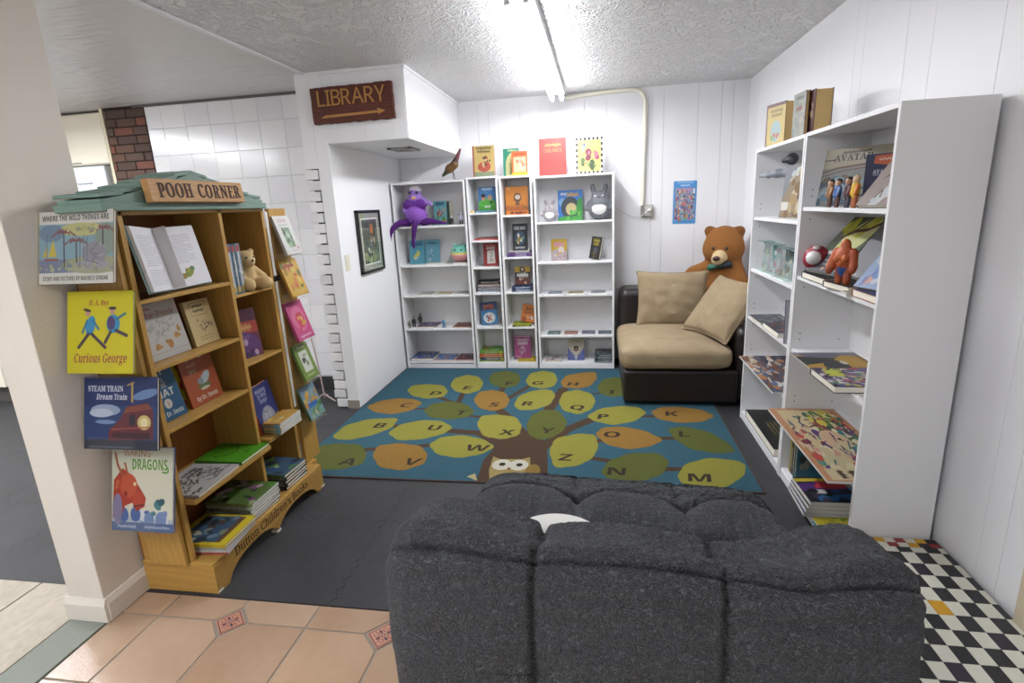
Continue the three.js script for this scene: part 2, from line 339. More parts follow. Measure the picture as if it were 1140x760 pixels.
  part('body', bx(0.86, 2.055, 0.62, 0, 1.0425, 0, 0.01), mat('#e8edf5', 0.3), fr);
  part('freezer_door', bx(0.86, 0.63, 0.05, 0, 1.757, 0.338, 0.012), mat('#e8edf5', 0.25), fr);
  part('lower_door', bx(0.86, 1.38, 0.05, 0, 0.73, 0.338, 0.012), mat('#e8edf5', 0.25), fr);
  part('handle', bx(0.16, 0.012, 0.02, 0.2, 1.93, 0.37, 0.004), mat('#b9bdc4', 0.4), fr);
  const bc = thing('base_cabinet', 'tall cream cabinet on a recessed plinth in the next room', 'cabinet', [-5.95, 0, -4.1]);
  part('body', bx(1.15, 1.75, 0.5, 0, 1.035, 0, 0.006), MT.cream, bc);
  part('plinth', bx(1.05, 0.16, 0.42, 0, 0.08, -0.03), mat('#5a5550', 0.7), bc);
}
struct('trim_4', [bx(0.02, 2.1, 0.09, XR - 0.01, 1.05, -1.62, 0.003)], mat('#cdbfa5', 0.6), 'beige door casing on the wall by the checkered table', 'trim');

// ---------------------------------------------------------------- ceiling strip lights
const tubeM = mat('#ffffff', 0.4, { emissive: LAMP, emissiveIntensity: TUBE_GLOW });
STRIPS.forEach(([x, z0, z1, k], i) => {
  const lab = ['two-tube fluorescent strip light on the textured ceiling above the rug', 'two-tube fluorescent strip light on the textured ceiling above the tiled floor', 'two-tube fluorescent strip light on the smooth ceiling near the tiled wall'][i];
  const g = thing('ceiling_light', lab, 'light', [x, YC, (z0 + z1) / 2], 0, 'ceiling strip lights'), L = z1 - z0;
  part('channel', [bx(0.13, 0.055, L, 0, -0.0275, 0, 0.004)], mat('#d9d9da', 0.5), g);
  for (const s of [-1, 1]) {
    const t = cyl(0.018, 0.018, L - 0.06, 0, 0, 0, 16); t.rotateX(Math.PI / 2); t.translate(s * 0.042, -0.085, 0);
    part('tube', t, tubeM, g);
    for (const e of [-1, 1]) part('socket', bx(0.026, 0.06, 0.028, s * 0.042, -0.082, e * (L / 2 - 0.014), 0.004), MT.white, g);
  }
  stripLight(x, z0, z1, k);
});

// ---------------------------------------------------------------- bookcases
function bookcase(label, w, h, shelves, pos, ry, group) {
  const g = thing('bookcase', label, 'bookcase', pos, ry, group), t = 0.018, d = 0.295, L = MT.laminate;
  for (const s of [-1, 1]) part('side_panel', bx(t, h, d, s * (w / 2 - t / 2), h / 2, -d / 2, 0.001), L, g);
  part('top_panel', bx(w - 2 * t, t, d, 0, h - t / 2, -d / 2, 0.001), L, g);
  part('back_panel', bx(w - 2 * t, h - 0.06, 0.004, 0, h / 2 + 0.02, -d + 0.004), L, g);
  part('kickboard', bx(w - 2 * t, 0.05, 0.014, 0, 0.025, -0.012, 0.001), L, g);
  if (ry) for (const y of shelves.slice(0, 4)) for (const [dy, z] of [[0.05, -0.045], [0.082, -0.045], [0.05, -0.235], [-0.06, -0.045]]) { const q = cyl(0.0032, 0.0032, 0.0016, 0, 0, 0, 8); q.rotateZ(Math.PI / 2); q.translate(-w / 2 + t + 0.0005, y + dy, z); part('peg_hole', q, MT.black, g); }
  for (const y of shelves) part('shelf', bx(w - 2 * t, t, d - 0.012, 0, y - t / 2, -d / 2 - 0.002, 0.001), L, g);
  return g;
}
const ZF = -4.98;
const S1 = [1.412, 1.043, 0.746, 0.413, 0.076], S2 = [1.51, 1.257, 1.005, 0.759, 0.422, 0.066], S3 = [1.477, 1.093, 0.762, 0.422, 0.062], S4 = [1.40, 1.035, 0.728, 0.333, 0.066];
bookcase('wide white bookcase beside the wing wall, holding the purple plush toy', 0.712, 1.815, S1, [-1.579, 0, ZF], 0, 'white bookcases against the back wall');
bookcase('narrow white bookcase with six openings, the yellow songbook on its top', 0.294, 1.83, S2, [-1.062, 0, ZF], 0, 'white bookcases against the back wall');
bookcase('narrow white bookcase with five openings, green and orange books on its top', 0.30, 1.822, S3, [-0.752, 0, ZF], 0, 'white bookcases against the back wall');
bookcase('wide white bookcase with grey plush toys, next to the leather chair', 0.716, 1.805, S4, [-0.228, 0, ZF], 0, 'white bookcases against the back wall');
const XF = 0.995, SF = [1.412, 1.075, 0.752, 0.462, 0.055], SN = [1.482, 1.14, 0.752, 0.405, 0.058];
bookcase('tall white bookcase on the panelled wall, next to the leather chair and bear', 0.862, 1.83, SF, [XF, 0, -3.402], -Math.PI / 2, 'white bookcases along the panelled wall');
bookcase('tall white bookcase on the panelled wall, its plain side panel by the checkered table', 0.862, 1.832, SN, [XF, 0, -2.532], -Math.PI / 2, 'white bookcases along the panelled wall');

// ---------------------------------------------------------------- books: covers are drawn into shared sheets of 8 x 8 cells
const sheets = [];
let cellNo = 0, cc = null;
function newCell(bg, sp, draw, spineDraw) {
  const s = Math.floor(cellNo / 64), k = cellNo++ % 64;
  if (!sheets[s]) {
    const c = document.createElement('canvas'); c.width = c.height = 2048;
    const t = new THREE.CanvasTexture(c); t.colorSpace = THREE.SRGBColorSpace;
    sheets[s] = { c: c.getContext('2d'), t, m: mat('#cacaca', 0.5, { map: t }) };
  }
  const q = sheets[s].c, x = (k % 8) * 256, y = Math.floor(k / 8) * 256;
  q.save(); q.beginPath(); q.rect(x, y, 256, 256); q.clip();
  q.fillStyle = sp; q.fillRect(x, y, 256, 256);
  q.save(); q.beginPath(); q.rect(x, y, 256, 208); q.clip(); q.translate(x, y); q.scale(2.56, 2.08); q.fillStyle = bg; q.fillRect(-1, -1, 102, 102); cc = q; if (draw) draw(); q.restore();
  q.save(); q.beginPath(); q.rect(x, y + 208, 256, 38); q.clip(); q.translate(x, y + 208); q.scale(2.56, 0.38); if (spineDraw) spineDraw(); q.restore();
  q.restore();
  const U = a => (x + a) / 2048, V = a => 1 - (y + a) / 2048;
  return { m: sheets[s].m, art: [U(1.5), V(206.5), U(254.5), V(1.5)], spine: [U(1.5), V(244.5), U(254.5), V(209.5)], plain: [U(100), V(253), U(150), V(250)] };
}
// drawing words: text, ellipse, rectangle, polygon, scribble standing in for print too small to read, scattered dabs
const tx = (s, x, y, h, c, f = 'bold', fam = 'sans-serif', w) => { cc.save(); cc.fillStyle = c; cc.textAlign = 'center'; cc.textBaseline = 'middle'; cc.font = `${f} 40px ${fam}`; cc.translate(x, y); const k = h / 30; const m = cc.measureText(s).width; cc.scale(w ? w / m : k, k); cc.fillText(s, 0, 0); cc.restore(); };
const el = (x, y, a, b, c, r = 0) => { cc.fillStyle = c; cc.beginPath(); cc.ellipse(x, y, a, b, r, 0, 7); cc.fill(); };
const rc = (x, y, w, h, c) => { cc.fillStyle = c; cc.fillRect(x, y, w, h); };
const pg = (p, c) => { cc.fillStyle = c; cc.beginPath(); for (let i = 0; i < p.length; i += 2) i ? cc.lineTo(p[i], p[i + 1]) : cc.moveTo(p[i], p[i + 1]); cc.fill(); };
const sc = (x, y, w, h, c, n = 9) => { cc.strokeStyle = c; cc.lineWidth = h * 0.22; cc.beginPath(); for (let i = 0; i <= n * 4; i++) { const X = x + w * i / (n * 4), Y = y + (i % 2 ? -1 : 1) * h * rr(0.15, 0.5); i ? cc.lineTo(X, Y) : cc.moveTo(X, Y); } cc.stroke(); };
const ln = (p, w, c) => { cc.strokeStyle = c; cc.lineWidth = w; cc.lineCap = 'round'; cc.beginPath(); for (let i = 0; i < p.length; i += 2) i ? cc.lineTo(p[i], p[i + 1]) : cc.moveTo(p[i], p[i + 1]); cc.stroke(); };
const dabs = (n, x, y, w, h, s, cols) => { for (let i = 0; i < n; i++) el(x + rnd() * w, y + rnd() * h, s * rr(0.5, 1.3), s * rr(0.4, 1.1), cols[i % cols.length], rnd() * 3); };
const strokes = (n, x, y, w, h, s, cols) => { for (let i = 0; i < n; i++) { const a = x + rnd() * w, b = y + rnd() * h; ln([a, b, a + rr(-s, s), b + rr(-s, s), a + rr(-s, s) * 1.6, b + rr(-s, s)], s * 0.25, cols[i % cols.length]); } };

function quad(P, a, b, c, d, n, uv, r) {               // corners a b c d counter-clockwise, uv rect r
  P.p.push(...a, ...b, ...c, ...a, ...c, ...d); for (let i = 0; i < 6; i++) P.n.push(...n);
  const [u0, v0, u1, v1] = r; const q = uv === 'turn' ? [[u0, v1], [u0, v0], [u1, v0], [u1, v1]] : [[u0, v0], [u1, v0], [u1, v1], [u0, v1]];
  for (const i of [0, 1, 2, 0, 2, 3]) P.u.push(...q[i]);
}
function slab(P, x0, x1, y0, y1, z0, z1, cell, faces) {
  const F = [['px', [x1, y0, z1], [x1, y0, z0], [x1, y1, z0], [x1, y1, z1], [1, 0, 0]], ['nx', [x0, y0, z0], [x0, y0, z1], [x0, y1, z1], [x0, y1, z0], [-1, 0, 0]],
    ['py', [x0, y1, z1], [x1, y1, z1], [x1, y1, z0], [x0, y1, z0], [0, 1, 0]], ['ny', [x0, y0, z0], [x1, y0, z0], [x1, y0, z1], [x0, y0, z1], [0, -1, 0]],
    ['pz', [x0, y0, z1], [x1, y0, z1], [x1, y1, z1], [x0, y1, z1], [0, 0, 1]], ['nz', [x1, y0, z0], [x0, y0, z0], [x0, y1, z0], [x1, y1, z0], [0, 0, -1]]];
  for (const [k, a, b, c, d, n] of F) { const f = faces[k]; quad(P, a, b, c, d, n, f === 'spine' ? 'turn' : '', f ? cell[f] : cell.plain); }
}
// standing book: width x, height y, thickness z; front cover faces +z, spine at -x (or at +x)
function bookGeo(w, h, t, cell, o = {}) {
  const P = { p: [], n: [], u: [] }, b = o.soft ? 0.0007 : 0.0025, i = o.soft ? 0 : 0.003;
  slab(P, -w / 2, w / 2, 0, h, t / 2 - b, t / 2, cell, { pz: 'art' });
  slab(P, -w / 2, w / 2, 0, h, -t / 2, -t / 2 + b, cell, o.backArt ? { nz: 'art' } : {});
  const s = o.flip ? 1 : -1, a = s * w / 2, c = s * (w / 2 - b);
  slab(P, Math.min(a, c), Math.max(a, c), 0, h, -t / 2 + b, t / 2 - b, cell, { [s < 0 ? 'nx' : 'px']: 'spine' });
  const g = new THREE.BufferGeometry();
  g.setAttribute('position', new THREE.Float32BufferAttribute(P.p, 3)); g.setAttribute('normal', new THREE.Float32BufferAttribute(P.n, 3)); g.setAttribute('uv', new THREE.Float32BufferAttribute(P.u, 2));
  const pw = w - b - i, pgx = bx(pw, h - 2 * i, t - 2 * b, -s * (i - b) / 2 * -1 + (s < 0 ? (b - i) / 2 : (i - b) / 2), h / 2, 0);
  return [g, pgx];
}
// book(label, size, cover, pose): pose = {p: base centre, ry, lean | flat}
function book(label, [w, h, t], cell, pose, o = {}) {
  const g = thing(o.name || 'book', label, o.cat || 'book', [0, 0, 0], 0, o.group);
  const [c, p] = bookGeo(w, h, t, cell, o);
  if (pose.flat) { for (const q of [c, p]) { q.translate(0, -h / 2, 0); q.rotateX(-Math.PI / 2); q.translate(0, t / 2, 0); } g.position.set(...pose.p); g.rotation.y = pose.ry || 0; if (pose.tip) { g.rotation.order = 'YXZ'; g.rotation.x = pose.tip; } }
  else {
    const a = pose.lean || 0, r = pose.roll || 0; g.rotation.order = 'YXZ'; g.rotation.set(-a, pose.ry || 0, r);
    g.position.set(pose.p[0], pose.p[1] + t / 2 * Math.sin(Math.abs(a)) + w / 2 * Math.sin(Math.abs(r)), pose.p[2]);
  }
  part('cover', c, cell.m, g); part('pages', p, o.pm || (o.soft ? MT.pagesGrey : MT.pages), g);
  return g;
}
// a book standing on a shelf facing the room: its picture box gives width and height on the plane z
function stand(label, [x0, y0, x1, y1], z, y, t, cell, o = {}) {
  const ym = (y0 + y1) / 2, a = at(x0, ym, 2, z), b = at(x1, ym, 2, z), top = at((x0 + x1) / 2, y0, 2, z).y;
  const h = (top - y) / Math.cos(o.lean || 0);
  return book(label, [b.x - a.x, h, t], cell, { p: [(a.x + b.x) / 2, y, z - t / 2], ry: o.ry || 0, lean: o.lean === undefined ? 0.06 : o.lean, roll: o.roll }, o);
}
// a book lying on a shelf, front edge near zf
function lay(label, x0, x1, py, zf, d, y, t, cell, o = {}) {
  const a = at(x0, py, 2, zf), b = at(x1, py, 2, zf);
  if (o.spine) return book(label, [d, b.x - a.x, t], cell, { p: [(a.x + b.x) / 2, y, zf - d / 2], flat: 1, ry: Math.PI / 2 + (o.ry || 0) }, o); // spine to the room
  return book(label, [b.x - a.x, d, t], cell, { p: [(a.x + b.x) / 2, y, zf - d / 2], flat: 1, ry: o.ry || 0 }, o);
}
const cell = (bg, sp, f, g) => newCell(bg, sp, f, g);
// covers with a spread of dabs in given colours
const art = (bg, sp, cols, tcol, seedN = 1, n = 22) => newCell(bg, sp, () => { dabs(n, 8, 30, 84, 62, 7, cols); strokes(10, 10, 30, 80, 60, 9, cols); sc(14, 14, 72, 11, tcol, 7); }, () => { sc(10, 50, 70, 40, tcol, 7); });

// ---------------------------------------------------------------- things on the bookcases against the back wall
const DZ = -5.08, T1 = 1.815, T2 = 1.83, T3 = 1.822, T4 = 1.805;
stand('yellow storybook with red spine on top of a narrow bookcase', [526, 162, 550, 194], -5.06, T2, 0.03, cell('#d9bd72', '#a8342c', () => { rc(0, 0, 7, 100, '#a8342c'); rc(7, 84, 93, 16, '#8d9a78'); sc(18, 9, 70, 9, '#5b5130', 8); sc(22, 19, 60, 9, '#5b5130', 7); el(52, 68, 30, 16, '#c05a45'); dabs(14, 26, 36, 52, 32, 6, ['#c8553f', '#5b4a36', '#e2c79b', '#7e4c39']); }));
stand('green book behind the small orange paperback on a bookcase top', [560, 165, 577.5, 194], -5.12, T3, 0.012, cell('#2f9577', '#2f9577', () => { sc(30, 8, 60, 8, '#d8e3a8', 6); el(60, 62, 44, 46, '#e2df9e'); rc(16, 62, 90, 46, '#e2df9e'); dabs(9, 40, 45, 40, 40, 9, ['#8e9a5b', '#b4ad66', '#5d6b4a']); }));
stand('small orange and yellow paperback on top of a bookcase', [569.5, 168, 587, 194], -5.06, T3, 0.012, cell('#e2753a', '#e2753a', () => { rc(0, 86, 100, 14, '#efc22e'); rc(12, 24, 78, 60, '#efc9a0'); sc(12, 12, 76, 9, '#b43c22'); dabs(10, 20, 32, 60, 42, 9, ['#e98f66', '#f3dfc4', '#d76e4a', '#b6b89f']); }));
stand('large red cloth-bound book with gold lettering on a bookcase top', [600, 153.5, 630, 194], -5.08, T4, 0.035, cell('#c8403a', '#b8352f', () => { sc(22, 19, 60, 9, '#d99a4e', 6); tx('CHILDREN', 51, 33, 9, '#d08f4b', 'bold', 'serif', 68); dabs(3, 72, 78, 14, 8, 3, ['#b8332e', '#d06a4a']); }));
stand('yellow picture book with black and white checkered border on a bookcase top', [641, 152.5, 671, 191.5], -5.08, T4, 0.02, cell('#efd77c', '#222222', () => { for (let i = 0; i < 13; i++) for (let j = 0; j < 13; j++) if (i === 0 || j === 0 || i === 12 || j === 12) rc(i * 7.7, j * 7.7, 7.8, 7.8, (i + j) % 2 ? '#f3f1e6' : '#1d1c22'); dabs(8, 46, 34, 40, 26, 9, ['#a8466a', '#c77a8c', '#8c3a52']); dabs(10, 24, 58, 50, 26, 9, ['#5d7a46', '#7b8f56', '#44593a']); dabs(5, 20, 12, 24, 22, 6, ['#8fb0d6', '#b6cbe0']); strokes(8, 24, 20, 50, 60, 8, ['#3a3a2e', '#88703a']); }));
single('dish', 'small white round dish upside down on top of the wide bookcase', 'dish', new THREE.LatheGeometry([[0, 0.012], [0.045, 0.012], [0.055, 0.006], [0.06, 0], [0, 0]].map(p => new THREE.Vector2(...p)), 32), MT.white, [-1.80, T1, -5.08]);

// row 1 of the wide case beside the wing wall
stand('blue-green film storybook with bright spine beside the purple plush toy', [482.5, 224, 498, 249], -5.14, S1[0], 0.05, cell('#7fc4c9', '#5b8f5a', () => { sc(18, 12, 64, 13, '#2f6f8d'); dabs(7, 30, 36, 50, 26, 9, ['#c8483a', '#e6b08c', '#8c3a34']); dabs(6, 10, 66, 80, 26, 10, ['#5aa35d', '#79b86b']); dabs(3, 70, 80, 20, 12, 6, ['#d7923c']); }), { ry: -0.12 });
stand('thin dark green book pressed against the blue-green storybook', [498.5, 224, 500.8, 248], -5.12, S1[0], 0.16, cell('#39584a', '#39584a'), { lean: 0 });
// row 2
stand('light blue picture book with a yellow fish shape, under the purple plush', [455.5, 268, 472, 292], -5.13, S1[1], 0.014, cell('#5aa9bf', '#3f8aa5', () => { sc(14, 16, 72, 14, '#2a5f86'); el(48, 64, 26, 9, '#e4d35a', -0.5); dabs(6, 16, 46, 60, 40, 7, ['#86c6d2', '#e9f0ec', '#cfd36a']); }), { lean: 0.12 });
stand('light blue picture book with pale figures beside the round plush ball', [473, 267, 489, 291], -5.14, S1[1], 0.014, cell('#68a9bd', '#4d8ca8', () => { sc(16, 15, 68, 12, '#27546f', 5); dabs(8, 24, 34, 52, 54, 8, ['#b7d2d8', '#8fbccb', '#e4ece8', '#5f93ad']); }), { lean: 0.12 });
const W1 = art('#eceae4', '#e9e7e2', ['#d9d2c0', '#c8ccd2'], '#b9b6ad'), W2 = art('#efe3da', '#e8ded6', ['#e2a08c', '#d8c6b0'], '#c49a8c');
lay('white flat booklet in front of the light blue picture books', 474, 494, 291, -5.02, 0.15, S1[1], 0.012, W1, { soft: 1 });
lay('white flat booklet with pink print in front of the round plush ball', 504, 520, 291, -5.02, 0.16, S1[1], 0.012, W2, { soft: 1 });
// row 3
const pale = [art('#dfe2d6', '#dcdccf', ['#b9c4b4', '#d8cf9e'], '#8fa08c'), art('#e6d8b4', '#e0d2b0', ['#d9b45a', '#c8b486'], '#a58a50'), art('#ded8cc', '#d6cfc2', ['#a3a08e', '#8d8a80'], '#77746a')];
lay('pale grey-green flat booklet on the third shelf of the wide bookcase', 464, 480, 325, -5.03, 0.17, S1[2], 0.006, pale[0], { soft: 1 });
lay('pale yellow flat booklet on the third shelf of the wide bookcase', 484, 502, 325, -5.03, 0.17, S1[2], 0.006, pale[1], { soft: 1 });
lay('pale grey flat booklet on the third shelf of the wide bookcase', 505, 521.5, 325, -5.03, 0.17, S1[2], 0.006, pale[2], { soft: 1 });
// row 4
lay('thick flat book with purple and white cover between small figurines', 464, 485.5, 364, -5.01, 0.23, S1[3], 0.016, art('#5d4f78', '#d9d5cf', ['#8d6f8c', '#b9b2c6', '#3c3654', '#c8a0a0'], '#e6e2ea'), {});
lay('flat book with dark red cover next to the figurines shelf edge', 504, 524.5, 364, -5.01, 0.22, S1[3], 0.012, art('#8c4a40', '#b8564a', ['#4d3a34', '#c9a48c', '#6b7a58', '#a4342c'], '#e3c8a8'), {});
// row 5
lay('thick blue and gold flat book on the bottom shelf of the wide bookcase', 457.5, 482, 399, -5.0, 0.25, S1[4], 0.03, art('#39569c', '#2d3f72', ['#d9b85a', '#6f8ed0', '#e6e2d2', '#20345f'], '#e9d9a0'));
lay('light blue and orange flat book on the bottom shelf of the wide bookcase', 483.5, 505, 401, -5.0, 0.22, S1[4], 0.016, art('#5c86c6', '#c9673a', ['#e2863f', '#8fb0dc', '#f0c46a'], '#f1e6d0'));
lay('dark red flat book on the bottom shelf of the wide bookcase', 507, 528, 400.5, -5.0, 0.23, S1[4], 0.014, art('#6f3440', '#b84a4a', ['#3b3540', '#c8565a', '#8c8a96', '#44566a'], '#e0d6d0'));

// narrow case 1
lay('light blue flat book under the blue and green storybook', 530, 551, 236, -5.03, 0.17, S2[0], 0.018, art('#8cc0d6', '#86b9d2', ['#c6dee6', '#5b9ab9'], '#3f7c9b'), { spine: 1 });
stand('storybook with blue sky and green meadow cover on the light blue book', [532.5, 208, 551.5, 232], -5.11, S2[0] + 0.018, 0.014, cell('#4f8fd0', '#3b6fb0', () => { el(50, 92, 66, 42, '#5cc24a'); rc(0, 84, 100, 20, '#4fb13e'); sc(20, 10, 60, 9, '#dbe8f6'); el(28, 46, 12, 13, '#d9a27c'); el(28, 37, 13, 8, '#2c221e'); el(66, 46, 15, 11, '#e2b794'); el(73, 66, 8, 5, '#35452c'); sc(34, 84, 34, 7, '#e6f3da'); }), { lean: 0.1 });
single('toy_block', 'small wooden block beside the light blue flat book', 'toy', bx(0.034, 0.022, 0.03, 0, 0.011, 0, 0.003), mat('#d9b071', 0.6), [-1.175, S2[0], -5.02]);
const flatRed = art('#b83a34', '#c23f3c', ['#8c2a26', '#d6675c'], '#e8c4b4');
lay('red flat book lowest of the pair on the narrow bookcase', 528, 554, 267, -5.02, 0.2, S2[1], 0.013, flatRed, { spine: 1 });
lay('thin dark flat book upon the red flat book', 530, 553, 264, -5.03, 0.19, S2[1] + 0.013, 0.008, art('#4a4144', '#b7433f', ['#2f2a2c', '#6b5c5c'], '#a09494'), { ry: 0.06, spine: 1 });
stand('red diary-style book with white paper drawing on its cover', [538, 270.5, 554.5, 294.5], -5.1, S2[2], 0.022, cell('#a82f31', '#8f2629', () => { sc(16, 12, 66, 8, '#d98c7e'); sc(22, 23, 56, 10, '#e9d8d0'); pg([26, 34, 76, 31, 80, 88, 24, 90], '#efe9df'); ln([48, 44, 56, 40, 60, 50, 50, 60, 46, 52, 58, 78], 3, '#3a3634'); ln([40, 80, 52, 66, 62, 80], 3, '#3a3634'); }));
{ const cols = ['#2c2a2d', '#4a2f36', '#d8d2c6', '#8d7fa0', '#c9c3bd', '#7fa6c2', '#e4e6e6'], trim = ['#e6e2d8', '#e4c8c2', '#b85a4a', '#e8e2ee', '#3c4a66', '#e8eef2', '#4f7fae'];
  const nm = ['black', 'dark maroon', 'bone white', 'lilac', 'pale grey', 'light blue', 'white'];
  let y = S2[3]; for (let i = 6; i >= 0; i--) { const t = i === 6 ? 0.013 : 0.0155; lay(`${nm[i]} book in the stack of seven on the narrow bookcase`, 531 + (i % 3) * 0.7, 557 + (i % 2) * 1.2, 318, -5.02 - (i % 2) * 0.01, 0.19, y, t, cell(cols[i], cols[i], () => rc(0, 88, 100, 12, trim[i]), () => { rc(12, 20, 70, 60, trim[i]); sc(20, 50, 50, 30, cols[i]); }), { ry: rr(-0.03, 0.03), spine: 1 }); y += t; } }
stand('blue comic storybook leaning in the narrow bookcase', [536, 338, 554, 362], -5.08, S2[4], 0.016, cell('#3f86c0', '#28456f', () => { rc(0, 0, 100, 36, '#27477c'); sc(18, 22, 64, 18, '#e2722f', 6); sc(22, 24, 56, 10, '#7a2a22', 6); el(50, 70, 36, 24, '#e9ebe6'); dabs(6, 30, 56, 40, 28, 8, ['#c9503c', '#f0efe8', '#78a6c0']); ln([38, 58, 62, 82], 5, '#c2412f'); ln([62, 58, 40, 82], 5, '#c2412f'); }), { lean: 0.2, roll: 0.08 });
{ const cs = [['#8aa43a', 'olive green'], ['#4b5a7a', 'slate blue'], ['#d9793c', 'orange'], ['#c8583a', 'red-orange'], ['#6fae3c', 'leaf green']], ws = [[533, 560.5], [536, 562], [534, 560], [534, 561], [534, 561]];
  let y = S2[5]; cs.forEach(([c, n], i) => { const t = [0.014, 0.03, 0.015, 0.02, 0.026][i]; lay(`${n} book in the colourful stack on the bottom of the narrow bookcase`, ws[i][0], ws[i][1], 396, -5.01 - 0.004 * i, 0.2, y, t, cell(c, c, () => dabs(12, 8, 10, 84, 80, 9, ['#e3c54a', '#d86a4a', '#7cc04a', '#e9dfc6']), () => { rc(4, 20, 16, 60, '#e6d24c'); sc(28, 50, 50, 34, '#efe7c8'); }), { spine: 1 }); y += t; }); }
// narrow case 2
lay('thick orange flat book under the orange storybook', 563.5, 588.5, 238, -5.03, 0.19, S3[0], 0.036, art('#e08a3c', '#e0883a', ['#c86f2c', '#efb46a'], '#7a3c1c'), { spine: 1 });
stand('orange storybook with a round figure shape on its cover', [562.5, 207.5, 587.5, 233.5], -5.1, S3[0] + 0.036, 0.018, cell('#e4902f', '#c8741f', () => { sc(8, 10, 14, 6, '#f2d9a0', 3); rc(0, 82, 100, 18, '#b4672a'); strokes(16, 4, 72, 90, 14, 7, ['#8a4b22', '#a65a26', '#6f7a3c']); el(54, 46, 17, 19, '#6b4a3a'); el(55, 44, 12, 10, '#ead9c8'); rc(46, 62, 16, 14, '#7a5340'); }));
stand('black comic book with white block lettering on the purple stack', [570.5, 249, 587, 276.5], -5.09, S3[1] + 0.053, 0.02, cell('#1d242c', '#161b22', () => { tx('DOG MAN', 50, 17, 13, '#e9ecec', 'bold', 'sans-serif', 78); el(50, 54, 34, 26, '#31506a'); dabs(7, 34, 38, 34, 34, 9, ['#c08a4a', '#7f97a6', '#dfe3df', '#d8b066']); ln([20, 62, 80, 50], 3, '#7fb23c'); tx('DAV PILKEY', 50, 89, 8, '#e9ecec', 'bold', 'sans-serif', 66); }));
{ const c = ['#6a4a8c', '#7a5f98', '#dcd7d0'], nm = ['purple', 'violet', 'grey']; let y = S3[1]; for (let i = 0; i < 3; i++) { const t = [0.022, 0.018, 0.012][i]; lay(`${nm[i]} paperback in the stack under the black comic book`, [564, 565, 567][i], [591.5, 591, 589][i], 284, -5.01, 0.2, y, t, cell(c[i], c[i], () => dabs(8, 10, 10, 80, 80, 9, ['#b6a0cc', '#e6e2ea']), () => { rc(20, 18, 44, 64, '#dcd6e2'); sc(22, 50, 40, 30, c[0]); rc(72, 10, 20, 80, '#5a2f72'); }), { spine: 1 }); y += t; } }
stand('black and yellow comic book with white lettering on the dark blue stack', [573, 297, 590, 320], -5.08, S3[2] + 0.05, 0.018, cell('#2a2320', '#241d1a', () => { rc(0, 0, 100, 30, '#d9b03a'); el(50, 18, 18, 16, '#26211f'); el(50, 16, 9, 9, '#e4c9a0'); sc(14, 46, 74, 20, '#f0ede4', 6); rc(6, 60, 88, 34, '#6f3426'); dabs(9, 14, 62, 72, 28, 8, ['#a84a34', '#e0cfb4', '#3a2a26']); }), { lean: 0.12 });
for (let i = 0; i < 2; i++) lay(['thick dark blue book, lower of two on the narrow bookcase', 'dark blue book under the black and yellow comic book'][i], 570, 592, 322, -5.01, 0.19, S3[2] + i * 0.026, i ? 0.024 : 0.026, cell('#2f4370', '#27375e', null, () => { sc(10, 50, 70, 40, '#c9d2e2', 7); dabs(5, 10, 20, 80, 60, 9, ['#8fa0c0', '#4a5f8c']); }), { spine: 1 });
lay('yellow-green flat book with a black spine under the orange comic', 570, 590.5, 363, -5.0, 0.2, S3[3], 0.018, cell('#b9c23a', '#2a2a20', () => dabs(8, 10, 20, 80, 70, 9, ['#d9da6a', '#7a8c2a']), () => { sc(10, 50, 76, 40, '#c8cf4a', 8); }), { ry: 0.06, spine: 1 });
stand('bright orange comic with dark block lettering, tilted on the yellow-green book', [579, 341, 594.5, 361.5], -5.08, S3[3] + 0.018, 0.015, cell('#e4802a', '#c9691c', () => { tx('BAD', 54, 24, 19, '#2a1d16', 'bold', 'sans-serif', 56); tx('GUYS', 50, 46, 19, '#2a1d16', 'bold', 'sans-serif', 64); dabs(8, 12, 68, 76, 26, 9, ['#e9e6e0', '#3a302c', '#c9483a', '#d8d2ca']); }), { lean: 0.18, roll: -0.17 });
lay('yellow flat book under the pink diary book', 576, 597, 402, -5.0, 0.2, S3[4], 0.014, art('#e4c935', '#d9bd2a', ['#f0de6a', '#c8a824'], '#8c7a1c'));
stand('tall pink diary book with white hand lettering', [572.5, 374, 591, 400.5], -5.1, S3[4] + 0.014, 0.022, cell('#b95a97', '#8f3f74', () => { rc(0, 0, 100, 7, '#e0b4d0'); sc(12, 19, 76, 10, '#efd6e6', 8); sc(20, 33, 60, 13, '#f2dfea', 6); el(50, 62, 20, 17, '#d69abf'); strokes(12, 30, 50, 40, 30, 8, ['#3a2434', '#f2e6ee', '#5a3450']); sc(8, 92, 34, 5, '#e9c6da'); }));
// wide case 2
stand('blue film storybook with green leaves between the two grey plush toys', [621, 211.5, 648.5, 245], -5.14, S4[0], 0.02, cell('#3a7fd0', '#2a5ea0', () => { sc(12, 12, 24, 9, '#e8f0f8', 3); sc(38, 16, 44, 13, '#e0aa3a', 4); el(20, 40, 16, 14, '#7fb4e6'); el(50, 58, 36, 36, '#35424a'); el(54, 62, 22, 20, '#d9c68c'); el(90, 66, 16, 40, '#3c9a44'); el(50, 98, 60, 14, '#45a846'); dabs(12, 40, 70, 56, 28, 8, ['#58b84c', '#2f7f3a', '#7cc95a']); }), { lean: 0.05 });
stand('yellow comic storybook with pink lettering on the wide bookcase', [613.5, 266, 631, 289.5], -5.1, S4[1], 0.012, cell('#d9b432', '#b8962a', () => { el(50, 84, 60, 40, '#c9b8bc'); sc(18, 26, 66, 18, '#e6a0b8', 6); el(64, 50, 18, 16, '#efe6da'); dabs(10, 12, 42, 76, 52, 8, ['#e2c64a', '#d9a6b4', '#efe2d2', '#b48aa0']); }));
